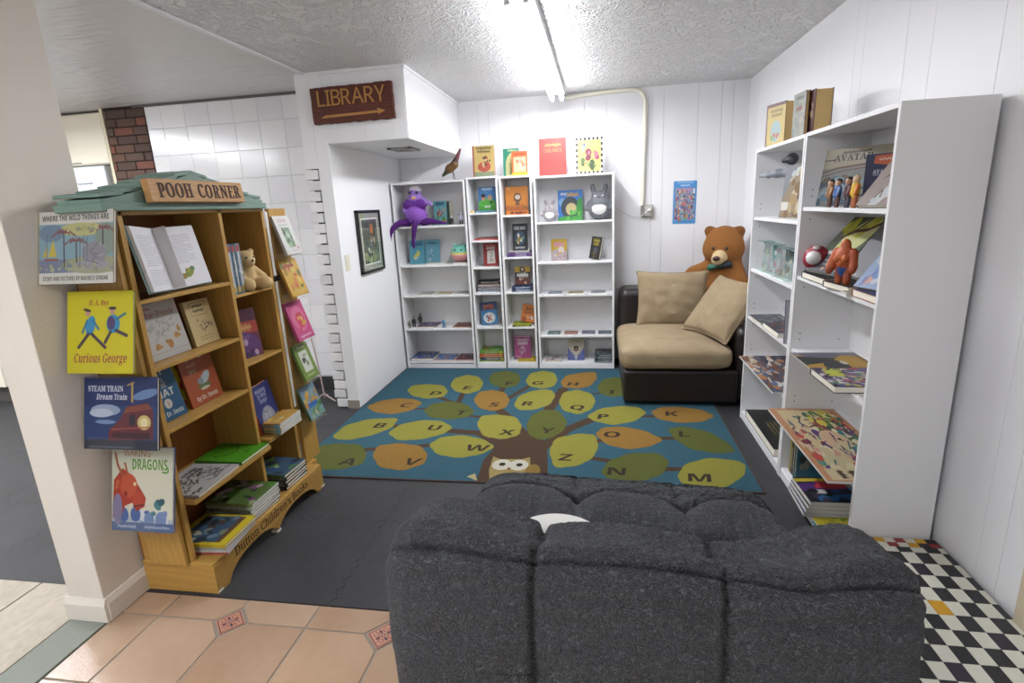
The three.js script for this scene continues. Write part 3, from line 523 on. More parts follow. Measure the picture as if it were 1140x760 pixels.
stand('thick black paperback with yellow title turned sideways on the wide bookcase', [655.5, 265, 668, 288.5], -5.06, S4[1], 0.035, cell('#2b2822', '#3a362c', () => { sc(20, 18, 62, 16, '#b9a93a', 5); sc(24, 34, 52, 12, '#b9a93a', 5); el(52, 60, 18, 14, '#5a6078'); dabs(8, 16, 66, 70, 24, 8, ['#6f5f34', '#4a4a5a', '#8c7a44']); }), { lean: 0.16, ry: -0.42, roll: -0.12 });
const lay4 = (lab, x0, x1, py, y, c, sp, cols) => lay(lab, x0, x1, py, -5.02, 0.15, y, 0.006, art(c, sp, cols, '#5a6a78'), { soft: 1 });
lay4('grey-blue flat booklet on the middle shelf beside the leather chair', 609.5, 625, 323, S4[2], '#9aa6ba', '#b9c0cc', ['#6f7a92', '#c9cfd8']);
lay4('tan flat booklet on the middle shelf of the wide bookcase', 632.5, 649, 323, S4[2], '#c2ae86', '#d2c4a4', ['#8f7a50', '#e0d4b8']);
lay4('grey flat booklet on the middle shelf of the wide bookcase', 658, 674, 323, S4[2], '#a0a6b0', '#c2c6cc', ['#6d7480', '#d2d6da']);
lay4('green flat booklet on the fourth shelf of the wide bookcase', 609, 623.5, 369, S4[3], '#6f9488', '#8fae9f', ['#4d6f66', '#b4c6bc']);
lay4('salmon pink flat booklet on the fourth shelf of the wide bookcase', 628, 643, 370, S4[3], '#c08372', '#d09a88', ['#a05f4e', '#e0b8a8']);
lay4('violet-grey flat booklet on the fourth shelf of the wide bookcase', 647.5, 662.5, 369, S4[3], '#7f7f9c', '#a4a4ba', ['#5a5a78', '#c0c0d0']);
lay4('dark teal flat booklet on the fourth shelf of the wide bookcase', 666, 681, 369, S4[3], '#5f6f80', '#8c98a6', ['#39485a', '#c4ccd0']);
lay('white flat book with red edge on the bottom shelf of the wide bookcase', 607.5, 625, 401, -5.0, 0.2, S4[4], 0.018, cell('#e6e2de', '#d6d2ce', () => { dabs(9, 30, 20, 50, 60, 9, ['#6a6462', '#b4aeaa', '#3f3a38']); rc(0, 90, 60, 10, '#c8443c'); }, null), {});
stand('picture book with a white V shape on violet on the bottom shelf', [632, 377.5, 650.5, 401], -5.06, S4[4], 0.016, cell('#cfc8b2', '#6f78b4', () => { sc(20, 12, 60, 8, '#a89a7a'); pg([0, 40, 50, 96, 0, 100], '#6a76b8'); pg([100, 40, 50, 96, 100, 100], '#6a76b8'); pg([0, 55, 0, 100, 100, 100, 100, 55, 50, 84], '#6a76b8'); pg([14, 42, 86, 42, 50, 80], '#e6e2d4'); el(50, 47, 15, 13, '#5a4238'); el(50, 50, 9, 8, '#b08468'); el(50, 84, 8, 12, '#e2dccb'); }), { lean: 0.14 });
for (let i = 0; i < 4; i++) lay(['lowest dark booklet in the stack at the end of the bottom shelf', 'second dark booklet in the stack at the end of the bottom shelf', 'grey-blue booklet in the stack at the end of the bottom shelf', 'topmost dark photo-covered booklet at the end of the bottom shelf'][i], 662 + i * 0.4, 681.5, 401, -4.985, 0.21, S4[4] + i * 0.02, 0.019, art(['#4a5a62', '#6f8088', '#5a6a72', '#48555c'][i], ['#8fa2a8', '#3f4a4e', '#7a8a90', '#4c585e'][i], ['#2c3438', '#8a9a9c', '#a0968a'], '#c4ccd0'), { spine: 1, ry: i % 2 ? 0.05 : -0.03 });
for (let i = 0; i < 4; i++) { const x = [604, 629, 653, 678][i]; const p = at(x, 326, 2, -4.987); single('shelf_tag', 'tiny grey price tag on the middle shelf edge', 'tag', bx(0.03, 0.0012, 0.008, 0, 0.0006, 0), mat('#6b6b6b', 0.6), [p.x, S4[2], -4.99], 'price tags on the middle shelf edge'); }

// ---------------------------------------------------------------- soft bodies: capsules joined smoothly, meshed, coloured by nearest capsule
function blob(bones, k = 0.02, res = 40, uvs = 1) {    // bone: [ax, ay, az, ra, bx, by, bz, rb, colour]
  const lo = [1e9, 1e9, 1e9], hi = [-1e9, -1e9, -1e9];
  for (const b of bones) for (let i = 0; i < 3; i++) { lo[i] = Math.min(lo[i], b[i] - b[3], b[4 + i] - b[7]); hi[i] = Math.max(hi[i], b[i] + b[3], b[4 + i] + b[7]); }
  const c = lo.map((v, i) => (v + hi[i]) / 2), R = Math.max(...lo.map((v, i) => hi[i] - v)) / 2 * 1.12 + k;
  const dist = (b, x, y, z) => {
    const dx = b[4] - b[0], dy = b[5] - b[1], dz = b[6] - b[2], L = dx * dx + dy * dy + dz * dz || 1e-9;
    const t = Math.max(0, Math.min(1, ((x - b[0]) * dx + (y - b[1]) * dy + (z - b[2]) * dz) / L));
    return Math.hypot(x - b[0] - dx * t, y - b[1] - dy * t, z - b[2] - dz * t) - (b[3] + (b[7] - b[3]) * t);
  };
  const mc = new MarchingCubes(res, new THREE.MeshBasicMaterial(), false, false, 200000); mc.isolation = 0;
  const h = res / 2;
  for (let iz = 0; iz < res; iz++) for (let iy = 0; iy < res; iy++) for (let ix = 0; ix < res; ix++) {
    const x = c[0] + (ix - h) / h * R, y = c[1] + (iy - h) / h * R, z = c[2] + (iz - h) / h * R;
    let d = 1e9; for (const b of bones) { const e = dist(b, x, y, z), q = Math.max(k - Math.abs(d - e), 0) / k; d = Math.min(d, e) - q * q * k * 0.25; }
    mc.field[iz * res * res + iy * res + ix] = -d;
  }
  mc.update();
  const n = mc.count, P = mc.positionArray.slice(0, n * 3), N = mc.normalArray.slice(0, n * 3), C = new Float32Array(n * 3), U = new Float32Array(n * 2), cols = {};
  for (let i = 0; i < n; i++) {
    for (let j = 0; j < 3; j++) P[i * 3 + j] = c[j] + P[i * 3 + j] * R;
    let best = 1e9, bb = bones[0]; for (const b of bones) { const e = dist(b, P[i * 3], P[i * 3 + 1], P[i * 3 + 2]); if (e < best) { best = e; bb = b; } }
    const key = bb[8] || '#ffffff', q = cols[key] || (cols[key] = new THREE.Color(key)); C[i * 3] = q.r; C[i * 3 + 1] = q.g; C[i * 3 + 2] = q.b;
    U[i * 2] = (P[i * 3] + P[i * 3 + 2] * 0.6) * uvs; U[i * 2 + 1] = (P[i * 3 + 1] + P[i * 3 + 2] * 0.4) * uvs;
  }
  let g = new THREE.BufferGeometry();
  g.setAttribute('position', new THREE.BufferAttribute(P, 3)); g.setAttribute('normal', new THREE.BufferAttribute(N, 3)); g.setAttribute('uv', new THREE.BufferAttribute(U, 2)); g.setAttribute('color', new THREE.BufferAttribute(C, 3));
  return g;
}
const plushM = mat('#ffffff', 1, { vertexColors: true, bumpMap: TX.fur, bumpScale: 0.004 }), vinylM = mat('#ffffff', 0.5, { vertexColors: true });
const soft = (name, label, cat, bones, k, res, m, pos, ry = 0, group) => { const o = new THREE.Mesh(blob(bones, k, res, 1), m); o.name = numbered(name); o.position.set(...pos); o.rotation.y = ry; o.userData = { label, category: cat }; if (group) o.userData.group = group; scene.add(o); return o; };
const ball = (x, y, z, r, c) => [x, y, z, r, x, y, z, r, c];
const addBall = (parent, name, x, y, z, r, m, sx = 1, sy = 1, sz = 1) => { const g = new THREE.SphereGeometry(r, 18, 12); g.scale(sx, sy, sz); g.translate(x, y, z); return part(name, g, m, parent); };

{ // purple plush with hanging arms (a plain eight-armed soft toy)
  const L = '#9a78c4', D = '#5e2a86', V = '#4a1866';
  const g = thing('plush_toy', 'purple soft toy with dark arms hanging over the bookcase shelf', 'plush toy', [-1.73, S1[0], -5.06]);
  const y0 = -0.001;
  part('body', blob([[0, 0.11, 0, 0.105, 0, 0.15, -0.01, 0.09, '#8a56b4'], [-0.07, 0.2, 0.03, 0.045, 0.07, 0.2, 0.03, 0.045, D], [0, 0.25, -0.01, 0.07, 0, 0.3, -0.01, 0.055, L], [-0.05, 0.24, 0, 0.035, -0.1, 0.15, 0.03, 0.03, L], [0.05, 0.25, 0, 0.032, 0.16, 0.2, 0.04, 0.018, L]], 0.02, 56), plushM, g);
  part('tuft', blob([[-0.02, 0.34, 0, 0.03, 0.02, 0.36, 0, 0.028, '#cfc9d2'], [0.02, 0.34, 0.01, 0.025, 0.05, 0.335, 0, 0.02, '#cfc9d2']], 0.02, 28), plushM, g);
  for (const p of [[[-0.08, 0.035, 0.04], [-0.15, 0.035, 0.09], [-0.21, -0.02, 0.13], [-0.24, -0.1, 0.135], [-0.235, -0.14, 0.135]], [[0, 0.035, 0.06], [0.01, 0.03, 0.1], [0.0, -0.06, 0.125], [-0.015, -0.17, 0.125], [-0.01, -0.2, 0.125]], [[0.07, 0.035, 0.03], [0.15, 0.04, 0.03], [0.22, 0.03, 0.03], [0.3, 0.018, 0.02]]]) {
    const c = new THREE.CatmullRomCurve3(p.map(q => new THREE.Vector3(...q))), P = c.getPoints(9), bones = [];
    for (let i = 0; i < 9; i++) bones.push([P[i].x, P[i].y, P[i].z, 0.034 * (1 - i / 11), P[i + 1].x, P[i + 1].y, P[i + 1].z, 0.034 * (1 - (i + 1) / 11), V]);
    part('arm', blob(bones, 0.01, 44), plushM, g);
  }
  addBall(g, 'eye', -0.035, 0.31, 0.045, 0.016, mat('#3a2a52', 0.4)); addBall(g, 'eye', 0.035, 0.31, 0.045, 0.016, mat('#3a2a52', 0.4)); addBall(g, 'nose', 0.005, 0.262, 0.06, 0.018, mat('#d9a06a', 0.6), 1.2, 0.8, 0.8);
}
{ // round striped plush ball
  const g = thing('plush_toy', 'round striped soft toy in mint, yellow and pink', 'plush toy', [-1.33, S1[1] + 0.012, -5.12]);
  const s = new THREE.SphereGeometry(0.1, 40, 30); s.scale(1.06, 0.82, 0.95); s.translate(0, 0.082, 0);
  const p = s.attributes.position, C = new Float32Array(p.count * 3), cs = ['#e6a2a6', '#ecd9a4', '#e6dc7c', '#7cc9b8'].map(c => new THREE.Color(c));
  for (let i = 0; i < p.count; i++) { const y = p.getY(i), q = cs[y < 0.07 ? 0 : y < 0.078 ? 1 : y < 0.092 ? 2 : 3]; C.set([q.r, q.g, q.b], i * 3); }
  s.setAttribute('color', new THREE.BufferAttribute(C, 3));
  const o = new THREE.Mesh(s, plushM); o.name = 'body'; g.add(o);
  for (const e of [-1, 1]) { addBall(g, 'eye', e * 0.03 - 0.01, 0.12, 0.082, 0.008, MT.black); addBall(g, 'ear', e * 0.06, 0.155, 0, 0.02, mat('#7cc9b8', 1)); }
}
function earPlush(label, x, z, s, belly, back) { // plain long-eared soft toy
  const g = thing('plush_toy', label, 'plush toy', [x, S4[0], z]); g.scale.setScalar(s);
  part('body', blob([[0, 0.1, 0, 0.1, 0, 0.14, 0, 0.09, back], [0, 0.16, 0, 0.085, 0, 0.19, 0, 0.07, back], [-0.09, 0.15, 0, 0.025, -0.12, 0.1, 0.02, 0.02, back], [0.09, 0.15, 0, 0.025, 0.12, 0.1, 0.02, 0.02, back], [-0.045, 0.23, 0, 0.018, -0.06, 0.3, 0, 0.024, back], [0.045, 0.23, 0, 0.018, 0.06, 0.3, 0, 0.024, back]], 0.025, 60), plushM, g);
  addBall(g, 'belly', 0, 0.098, 0.032, 0.082, mat(belly, 1, { bumpMap: TX.fur, bumpScale: 0.002 }), 1, 0.9, 0.9);
  for (const e of [-1, 1]) { addBall(g, 'eye', e * 0.035, 0.212, 0.06, 0.011, mat('#ecebe6', 0.5)); addBall(g, 'pupil', e * 0.034, 0.212, 0.07, 0.005, MT.black); }
  addBall(g, 'nose', 0, 0.203, 0.074, 0.008, MT.black, 1.4, 0.7, 0.7);
}
earPlush('small grey soft toy with a white belly beside the blue storybook', at(612, 240, 2, -5.08).x, -5.1, 0.62, '#e6e4e0', '#9a9398');
earPlush('large grey soft toy with long ears and pale belly by the leather chair', at(667, 240, 2, -5.08).x, -5.12, 0.98, '#d9d8d6', '#6d6f74');
// small figurines on the back bookcases
const fig = (label, pos, s, c, group, ry = 0) => soft('figurine', label, 'figurine', [[-0.1, 0.03, 0, 0.06, -0.1, 0.4, 0, 0.07, c[0]], [0.1, 0.03, 0.03, 0.06, 0.1, 0.4, 0, 0.07, c[0]], [0, 0.45, 0, 0.13, 0, 0.72, 0, 0.14, c[1]], [-0.17, 0.74, 0, 0.055, -0.22, 0.45, 0.06, 0.045, c[2]], [0.17, 0.74, 0, 0.055, 0.2, 0.46, 0.1, 0.045, c[2]], ball(0, 0.93, 0.01, 0.11, c[3]), [0, 0.99, -0.03, 0.1, 0, 1.0, -0.02, 0.1, c[4]]].map(b => b.map((v, i) => i < 8 ? v * s : v)), 0.05 * s, 34, vinylM, pos, ry, group);
fig('tiny dark figurine with a white head beside the green book', [at(503, 246, 2, -5.04).x, S1[0], -5.04], 0.075, ['#26262c', '#1f1f26', '#2a2a30', '#d9d2c4', '#c8c6be']);
fig('tiny pale violet figurine with dark base near the green book', [at(513.5, 246, 2, -5.04).x, S1[0], -5.04], 0.1, ['#23232c', '#b4b2c8', '#c4c2d4', '#b9b7cc', '#d4d4de']);
fig('small grey figurine crouching at the shelf end', [at(456, 362, 2, -5.03).x, S1[3], -5.03], 0.07, ['#5a5a58', '#777570', '#6b6a66', '#8c8a84', '#4a4a48']);
fig('small black figurine standing by the purple flat book', [at(460.5, 362, 2, -5.06).x, S1[3], -5.08], 0.1, ['#2c2c30', '#34343a', '#3a3a40', '#8a8078', '#2c2c30']);
fig('small dark figurine with raised arms by the purple flat book', [at(465.5, 358, 2, -5.1).x - 0.01, S1[3], -5.2], 0.105, ['#3a3a3e', '#4c4c52', '#5a5a60', '#8f8a82', '#3c3c40']);
fig('small blue figurine between two flat books', [at(494.5, 362, 2, -5.04).x, S1[3], -5.03], 0.095, ['#3d6a8c', '#4f86a8', '#8fb4c4', '#caa88c', '#39424e']);
{ // carved bird with a raised beak
  const g = thing('bird_figurine', 'carved dark bird with a raised red beak on the bookcase top', 'figurine', [-1.34, T1, -5.05]); g.scale.setScalar(0.9);
  part('body', blob([[-0.03, 0.12, 0, 0.045, 0.02, 0.15, 0, 0.04, '#5f421f'], [-0.04, 0.11, 0, 0.035, -0.11, 0.05, 0, 0.012, '#3a4022'], [0.02, 0.16, 0, 0.032, 0.04, 0.2, 0, 0.026, '#2c211c']], 0.02, 44), vinylM, g);
  part('beak', blob([[0.045, 0.205, 0, 0.024, 0.09, 0.295, 0, 0.012, '#5c2226']], 0.01, 30), vinylM, g);
  for (const e of [-1, 1]) part('leg', tube([[0.0, 0.09, e * 0.012], [0.005 + e * 0.012, 0.05, e * 0.02], [0.01 + e * 0.015, 0.003, e * 0.022], [0.04 + e * 0.012, 0.003, e * 0.024]], 0.0032, 6), MT.black, g);
}

// ---------------------------------------------------------------- rug: printed tree with lettered leaves, traced on the floor plane
const RX0 = -1.945, RX1 = 0.862, RZ0 = -4.975, RZ1 = -2.745;
{
  const fl = (x, y) => { const p = at(x, y, 1, 0.008); return [p.x, p.z]; };
  const Lp = (x, y) => fl(330 + x * 0.23684, 400 + y * 0.23684), Rp = (x, y) => fl(600 + x * 0.23684, 400 + y * 0.23684);
  const YG = '#a5a038', OR = '#a87d2c', OL = '#656c20', BR = '#533a22';
  const leaves = [
    [Lp, YG, 'D', 655, 158, [520, 145, 545, 122, 620, 115, 690, 122, 713, 150, 690, 175, 610, 184, 545, 170]], [Lp, YG, 'E', 803, 133, [723, 120, 745, 88, 800, 72, 855, 80, 880, 110, 860, 145, 805, 162, 745, 148]],
    [Lp, OL, 'F', 1000, 112, [903, 90, 925, 62, 985, 52, 1040, 65, 1055, 95, 1035, 122, 980, 133, 920, 118]], [Lp, OR, 'C', 515, 215, [330, 222, 390, 195, 480, 182, 560, 188, 592, 205, 540, 240, 450, 257, 370, 248]],
    [Lp, OL, 'T', 775, 250, [597, 240, 640, 208, 720, 197, 800, 210, 838, 245, 800, 272, 720, 282, 630, 272]], [Lp, OR, 'S', 930, 212, [832, 190, 860, 152, 920, 143, 980, 155, 1003, 190, 985, 225, 925, 243, 860, 228]],
    [Rp, YG, 'G', -4, 110, [-63, 100, -40, 65, 20, 52, 70, 62, 88, 95, 70, 125, 15, 137, -45, 125]], [Rp, YG, 'R', -55, 207, [-118, 215, -95, 172, -40, 150, 20, 140, 60, 145, 78, 170, 50, 212, -20, 236, -90, 238]],
    [Rp, YG, 'Q', 180, 225, [93, 200, 115, 155, 180, 142, 245, 160, 267, 195, 245, 235, 185, 258, 115, 240]], [Rp, OR, 'H', 160, 115, [102, 105, 130, 75, 200, 62, 265, 58, 273, 90, 240, 125, 180, 137, 115, 130]],
    [Rp, OL, 'I', 342, 153, [273, 130, 300, 95, 360, 83, 420, 92, 445, 130, 410, 168, 340, 177, 290, 160]], [Rp, YG, 'P', 300, 268, [225, 265, 290, 230, 390, 218, 470, 225, 506, 250, 450, 290, 350, 308, 260, 290]],
    [Rp, OR, 'K', 620, 255, [527, 245, 570, 225, 650, 222, 760, 235, 825, 265, 770, 292, 660, 298, 560, 280]], [Rp, OL, 'Y', 40, 333, [-60, 310, -35, 262, 20, 236, 90, 240, 133, 290, 115, 335, 60, 368, 0, 376, -45, 355]],
    [Lp, YG, 'X', 990, 342, [848, 305, 870, 265, 940, 258, 1030, 270, 1060, 310, 1045, 355, 970, 375, 880, 360]], [Lp, YG, 'B', 393, 310, [170, 360, 230, 310, 340, 280, 478, 275, 450, 320, 360, 355, 250, 378, 190, 375]],
    [Lp, YG, 'U', 650, 320, [430, 345, 490, 305, 590, 285, 680, 288, 735, 318, 690, 350, 590, 375, 480, 380]], [Lp, YG, 'W', 850, 415, [623, 400, 680, 365, 780, 355, 880, 375, 932, 410, 870, 445, 760, 463, 660, 445]],
    [Lp, OL, 'A', 245, 480, [80, 455, 110, 405, 200, 393, 300, 400, 332, 445, 310, 490, 210, 517, 110, 515]], [Lp, OR, 'V', 545, 480, [357, 450, 385, 405, 480, 393, 580, 405, 617, 445, 600, 490, 500, 522, 390, 505]],
    [Rp, OR, 'O', 343, 352, [265, 350, 300, 320, 390, 315, 500, 335, 585, 378, 520, 410, 420, 422, 320, 400]], [Rp, OL, 'L', 680, 350, [605, 325, 680, 315, 800, 340, 900, 400, 922, 435, 830, 442, 710, 420, 640, 375]],
    [Rp, YG, 'Z', 125, 460, [47, 430, 80, 370, 190, 347, 265, 355, 280, 410, 250, 465, 180, 500, 75, 508]], [Rp, OL, 'N', 365, 525, [290, 530, 330, 475, 430, 440, 560, 440, 613, 480, 580, 540, 480, 572, 330, 560]],
    [Rp, YG, 'M', 755, 555, [650, 545, 690, 490, 800, 462, 930, 475, 972, 495, 965, 545, 880, 600, 750, 608, 670, 580]]];
  const W = 1640, H = 1304, sx = W / (RX1 - RX0), sz = H / (RZ1 - RZ0);
  const tex = canvasTex(W, H, (c) => {
    const X = p => [(p[0] - RX0) * sx, (p[1] - RZ0) * sz];
    c.fillStyle = '#32677a'; c.fillRect(0, 0, W, H); c.lineCap = 'round'; c.lineJoin = 'round';
    const line = (f, a, w0) => { c.strokeStyle = BR; c.lineWidth = w0 * sx; c.beginPath(); for (let i = 0; i < a.length; i += 2) { const q = X(f(a[i], a[i + 1])); i ? c.lineTo(...q) : c.moveTo(...q); } c.stroke(); };
    const poly = (f, a, col) => { c.fillStyle = col; c.beginPath(); for (let i = 0; i < a.length; i += 2) { const q = X(f(a[i], a[i + 1])); i ? c.lineTo(...q) : c.moveTo(...q); } c.closePath(); c.fill(); };
    poly(Lp, [840, 590, 880, 470, 950, 395, 960, 375, 1075, 330, 1140, 360, 1160, 380, 1180, 440, 1182, 590], BR);
    line(Lp, [950, 235, 1000, 275, 1050, 330, 1080, 400], 0.075); line(Lp, [970, 130, 960, 160], 0.05); line(Lp, [1100, 122, 975, 195], 0.05); line(Lp, [785, 155, 755, 215], 0.045); line(Lp, [670, 178, 760, 210], 0.045);
    line(Lp, [560, 232, 640, 228], 0.03); line(Lp, [790, 262, 880, 272], 0.04); line(Lp, [450, 308, 500, 325], 0.05); line(Lp, [690, 333, 860, 345, 960, 400], 0.075); line(Lp, [320, 424, 640, 402], 0.05); line(Lp, [900, 415, 1000, 410], 0.06);
    line(Rp, [115, 140, 60, 215, 0, 300, -30, 400], 0.085); line(Rp, [240, 165, 300, 156], 0.03); line(Rp, [250, 280, 130, 330, 30, 400, -10, 440], 0.085); line(Rp, [480, 266, 560, 268], 0.04); line(Rp, [230, 395, 330, 372], 0.05); line(Rp, [560, 370, 640, 370], 0.05); line(Rp, [240, 462, 350, 480], 0.05); line(Rp, [590, 515, 680, 515], 0.05);
    for (const [f, col, ch, lx, ly, o] of leaves) {
      const P = []; for (let i = 0; i < o.length; i += 2) P.push(X(f(o[i], o[i + 1]))); const n = P.length;
      c.fillStyle = col; c.beginPath(); c.moveTo((P[n - 1][0] + P[0][0]) / 2, (P[n - 1][1] + P[0][1]) / 2);
      for (let i = 0; i < n; i++) { const q = P[(i + 1) % n]; c.quadraticCurveTo(P[i][0] + (P[i][0] - (P[(i + n - 1) % n][0] + q[0]) / 2) * 0.35, P[i][1] + (P[i][1] - (P[(i + n - 1) % n][1] + q[1]) / 2) * 0.35, (P[i][0] + q[0]) / 2, (P[i][1] + q[1]) / 2); }
      c.fill();
      const [a, b] = X(f(lx, ly)); c.save(); c.translate(a, b); c.transform(1.35, 0, -0.12, 1, 0, 0); c.fillStyle = '#33200e'; c.font = 'bold 74px sans-serif'; c.textAlign = 'center'; c.textBaseline = 'middle'; c.fillText(ch, 0, 0); c.restore();
    }
    // owl
    const E = (x, y, rx, ry, col) => { const q = X(Lp(x, y)); c.fillStyle = col; c.beginPath(); c.ellipse(q[0], q[1], rx * sx, ry * sz, 0, 0, 7); c.fill(); };
    poly(Lp, [925, 455, 960, 468, 1060, 468, 1098, 458, 1100, 500, 1135, 520, 1130, 560, 1120, 640, 910, 640, 905, 520], '#b09a5c'); E(1110, 525, 0.045, 0.09, '#9a7a34');
    E(965, 494, 0.06, 0.07, '#e6e1cf'); E(1045, 496, 0.06, 0.07, '#e6e1cf'); E(968, 492, 0.02, 0.022, '#2b2019'); E(1048, 495, 0.02, 0.022, '#2b2019');
    poly(Lp, [990, 508, 1008, 508, 998, 522], '#8a4f22'); poly(Lp, [800, 550, 840, 535, 850, 570], '#d6c488');
    for (let i = 0; i < 90000; i++) { const g = rnd(); c.fillStyle = g < 0.5 ? 'rgba(0,0,0,0.09)' : 'rgba(255,255,255,0.07)'; c.fillRect(rnd() * W, rnd() * H, 2.2, 2.2); }
  });
  const r = thing('rug', 'blue alphabet rug printed with a brown tree and lettered leaves', 'rug', [(RX0 + RX1) / 2, 0, (RZ0 + RZ1) / 2]);
  const g = new THREE.BoxGeometry(RX1 - RX0, 0.008, RZ1 - RZ0); g.translate(0, 0.004, 0);
  part('pile', g, mat('#c6c6c6', 1, { map: tex, bumpMap: TX.carpet, bumpScale: 0.0012 }), r);
  const hw = (RX1 - RX0) / 2, hd = (RZ1 - RZ0) / 2;
  part('binding', [bx(2 * hw + 0.016, 0.008, 0.012, 0, 0.005, hd, 0.003), bx(2 * hw + 0.016, 0.008, 0.012, 0, 0.005, -hd, 0.003), bx(0.012, 0.008, 2 * hd, hw, 0.005, 0, 0.003), bx(0.012, 0.008, 2 * hd, -hw, 0.005, 0, 0.003)], mat('#41302a', 0.9), r);
}

// ---------------------------------------------------------------- on the walls
const font = await new FontLoader().loadAsync('fonts/droid/droid_sans_bold.typeface.json');
const serif = await new FontLoader().loadAsync('fonts/droid/droid_serif_bold.typeface.json');
const serifR = await new FontLoader().loadAsync('fonts/droid/droid_serif_regular.typeface.json');
const sansR = await new FontLoader().loadAsync('fonts/droid/droid_sans_regular.typeface.json');
function letters(str, f, size, depth, m, parent, x0, y0, z, width, jitter = 0, sx = 1) { // one mesh per letter, spread over width
  const gs = [...str].map(ch => { if (ch === ' ') return null; const g = new TextGeometry(ch, { font: f, size, depth, curveSegments: 4, bevelEnabled: false }); g.scale(sx, 1, 1); g.computeBoundingBox(); return g; });
  const adv = gs.map(g => g ? g.boundingBox.max.x - g.boundingBox.min.x : size * 0.35), gap = (width - adv.reduce((a, b) => a + b, 0)) / (gs.length - 1);
  let x = x0; gs.forEach((g, i) => { if (g) { g.translate(-g.boundingBox.min.x, 0, 0); if (jitter) g.rotateZ(rr(-jitter, jitter)); g.translate(x, y0, z); part('letter', g, m, parent); } x += adv[i] + gap; });
}
{ // wooden sign with arrow
  const g = thing('wooden_sign', 'dark brown wooden sign reading LIBRARY with an arrow', 'sign', [-1.723, 2.312, -3.858]);
  g.rotation.z = 0.012;
  const s = new THREE.Shape(); const N = 26, P = []; const w = 0.302, h = 0.117;
  for (let i = 0; i < N; i++) P.push([-w + 2 * w * i / N, -h + rr(-0.003, 0.003)]); for (let i = 0; i < 8; i++) P.push([w + rr(-0.003, 0.003), -h + 2 * h * i / 8]);
  for (let i = 0; i < N; i++) P.push([w - 2 * w * i / N, h + rr(-0.003, 0.003)]); for (let i = 0; i < 8; i++) P.push([-w + rr(-0.003, 0.003), h - 2 * h * i / 8]);
  P.forEach((p, i) => i ? s.lineTo(...p) : s.moveTo(...p));
  const b = new THREE.ExtrudeGeometry(s, { depth: 0.026, bevelEnabled: true, bevelSize: 0.004, bevelThickness: 0.004, bevelSegments: 2 }); b.translate(0, 0, -0.022);
  part('board', uvm(b, true), mat('#c89a80', 0.6, { map: woodTex('#8a5240', '#4a2a22', 4, 2), bumpMap: TX.grit, bumpScale: 0.003 }), g);
  const lm = mat('#b07f42', 0.6);
  letters('LIBRARY', sansR, 0.105, 0.004, lm, g, -0.255, -0.005, 0.008, 0.51);
  const ar = new THREE.Shape([[-0.245, -0.082], [-0.2, -0.062], [-0.195, -0.066], [0.19, -0.062], [0.185, -0.045], [0.245, -0.068], [0.187, -0.09], [0.192, -0.078], [-0.195, -0.083], [-0.2, -0.086]].map(p => new THREE.Vector2(...p)));
  const ag = new THREE.ExtrudeGeometry(ar, { depth: 0.004, bevelEnabled: false }); ag.translate(0, 0, 0.008); part('arrow', ag, lm, g);
}
{ // framed picture on the wing wall
  const g = thing('picture_frame', 'black framed picture with grey-green mount on the wing wall', 'picture', [XS, 1.06, -4.42], Math.PI / 2);
  const w = 0.47, h = 0.52;
  part('backing', bx(w - 0.02, h - 0.02, 0.012, 0, h / 2, 0.007), mat('#5a5a52', 0.7), g);
  part('frame', [bx(w, 0.022, 0.028, 0, h - 0.011, 0.014, 0.003), bx(w, 0.022, 0.028, 0, 0.011, 0.014, 0.003), bx(0.022, h, 0.028, -w / 2 + 0.011, h / 2, 0.014, 0.003), bx(0.022, h, 0.028, w / 2 - 0.011, h / 2, 0.014, 0.003)], mat('#161616', 0.35), g);
  part('mount', bx(w - 0.04, h - 0.04, 0.003, 0, h / 2, 0.0145), mat('#8f9482', 0.8), g);
  part('inner_mount', bx(w - 0.13, h - 0.13, 0.003, 0, h / 2, 0.016), mat('#dfe0d6', 0.8), g);
  const t = canvasTex(192, 224, (c) => { cc = c; c.scale(1.92, 2.24); const G = ['#4a5046', '#5d6650', '#6f7a58']; rc(0, 0, 100, 100, '#525a4c'); dabs(40, 0, 40, 100, 60, 12, G); el(60, 22, 10, 12, '#c07a3a'); dabs(7, 46, 34, 26, 30, 6, ['#7a86a0', '#b4a890', '#8c6a4a', '#c9bfa4']); dabs(5, 26, 50, 20, 30, 5, ['#b49a6a', '#d6cdb2']); dabs(12, 10, 78, 70, 18, 7, ['#8f9a5a', '#a4a86a']); });
  part('print', bx0(w - 0.155, h - 0.155, 0.002, 0, h / 2, 0.0175), mat('#ffffff', 0.5, { map: t }), g);
  part('glass', bx(w - 0.04, h - 0.04, 0.002, 0, h / 2, 0.0215), mat('#ffffff', 0.05, { transmission: 1, thickness: 0 }), g);
}
function bx0(w, h, d, x, y, z) { const g = new THREE.BoxGeometry(w, h, d); g.translate(x, y, z); return g; }
{ const g = thing('light_switch', 'ivory light switch plate on the wing wall', 'switch', [XS, 1.12, -3.968], Math.PI / 2);
  part('plate', bx(0.072, 0.125, 0.006, 0, 0.0625, 0.003, 0.002), mat('#ddd8c4', 0.4), g); part('toggle', bx(0.03, 0.06, 0.008, 0, 0.0625, 0.006, 0.003), mat('#e2ddca', 0.35), g); }
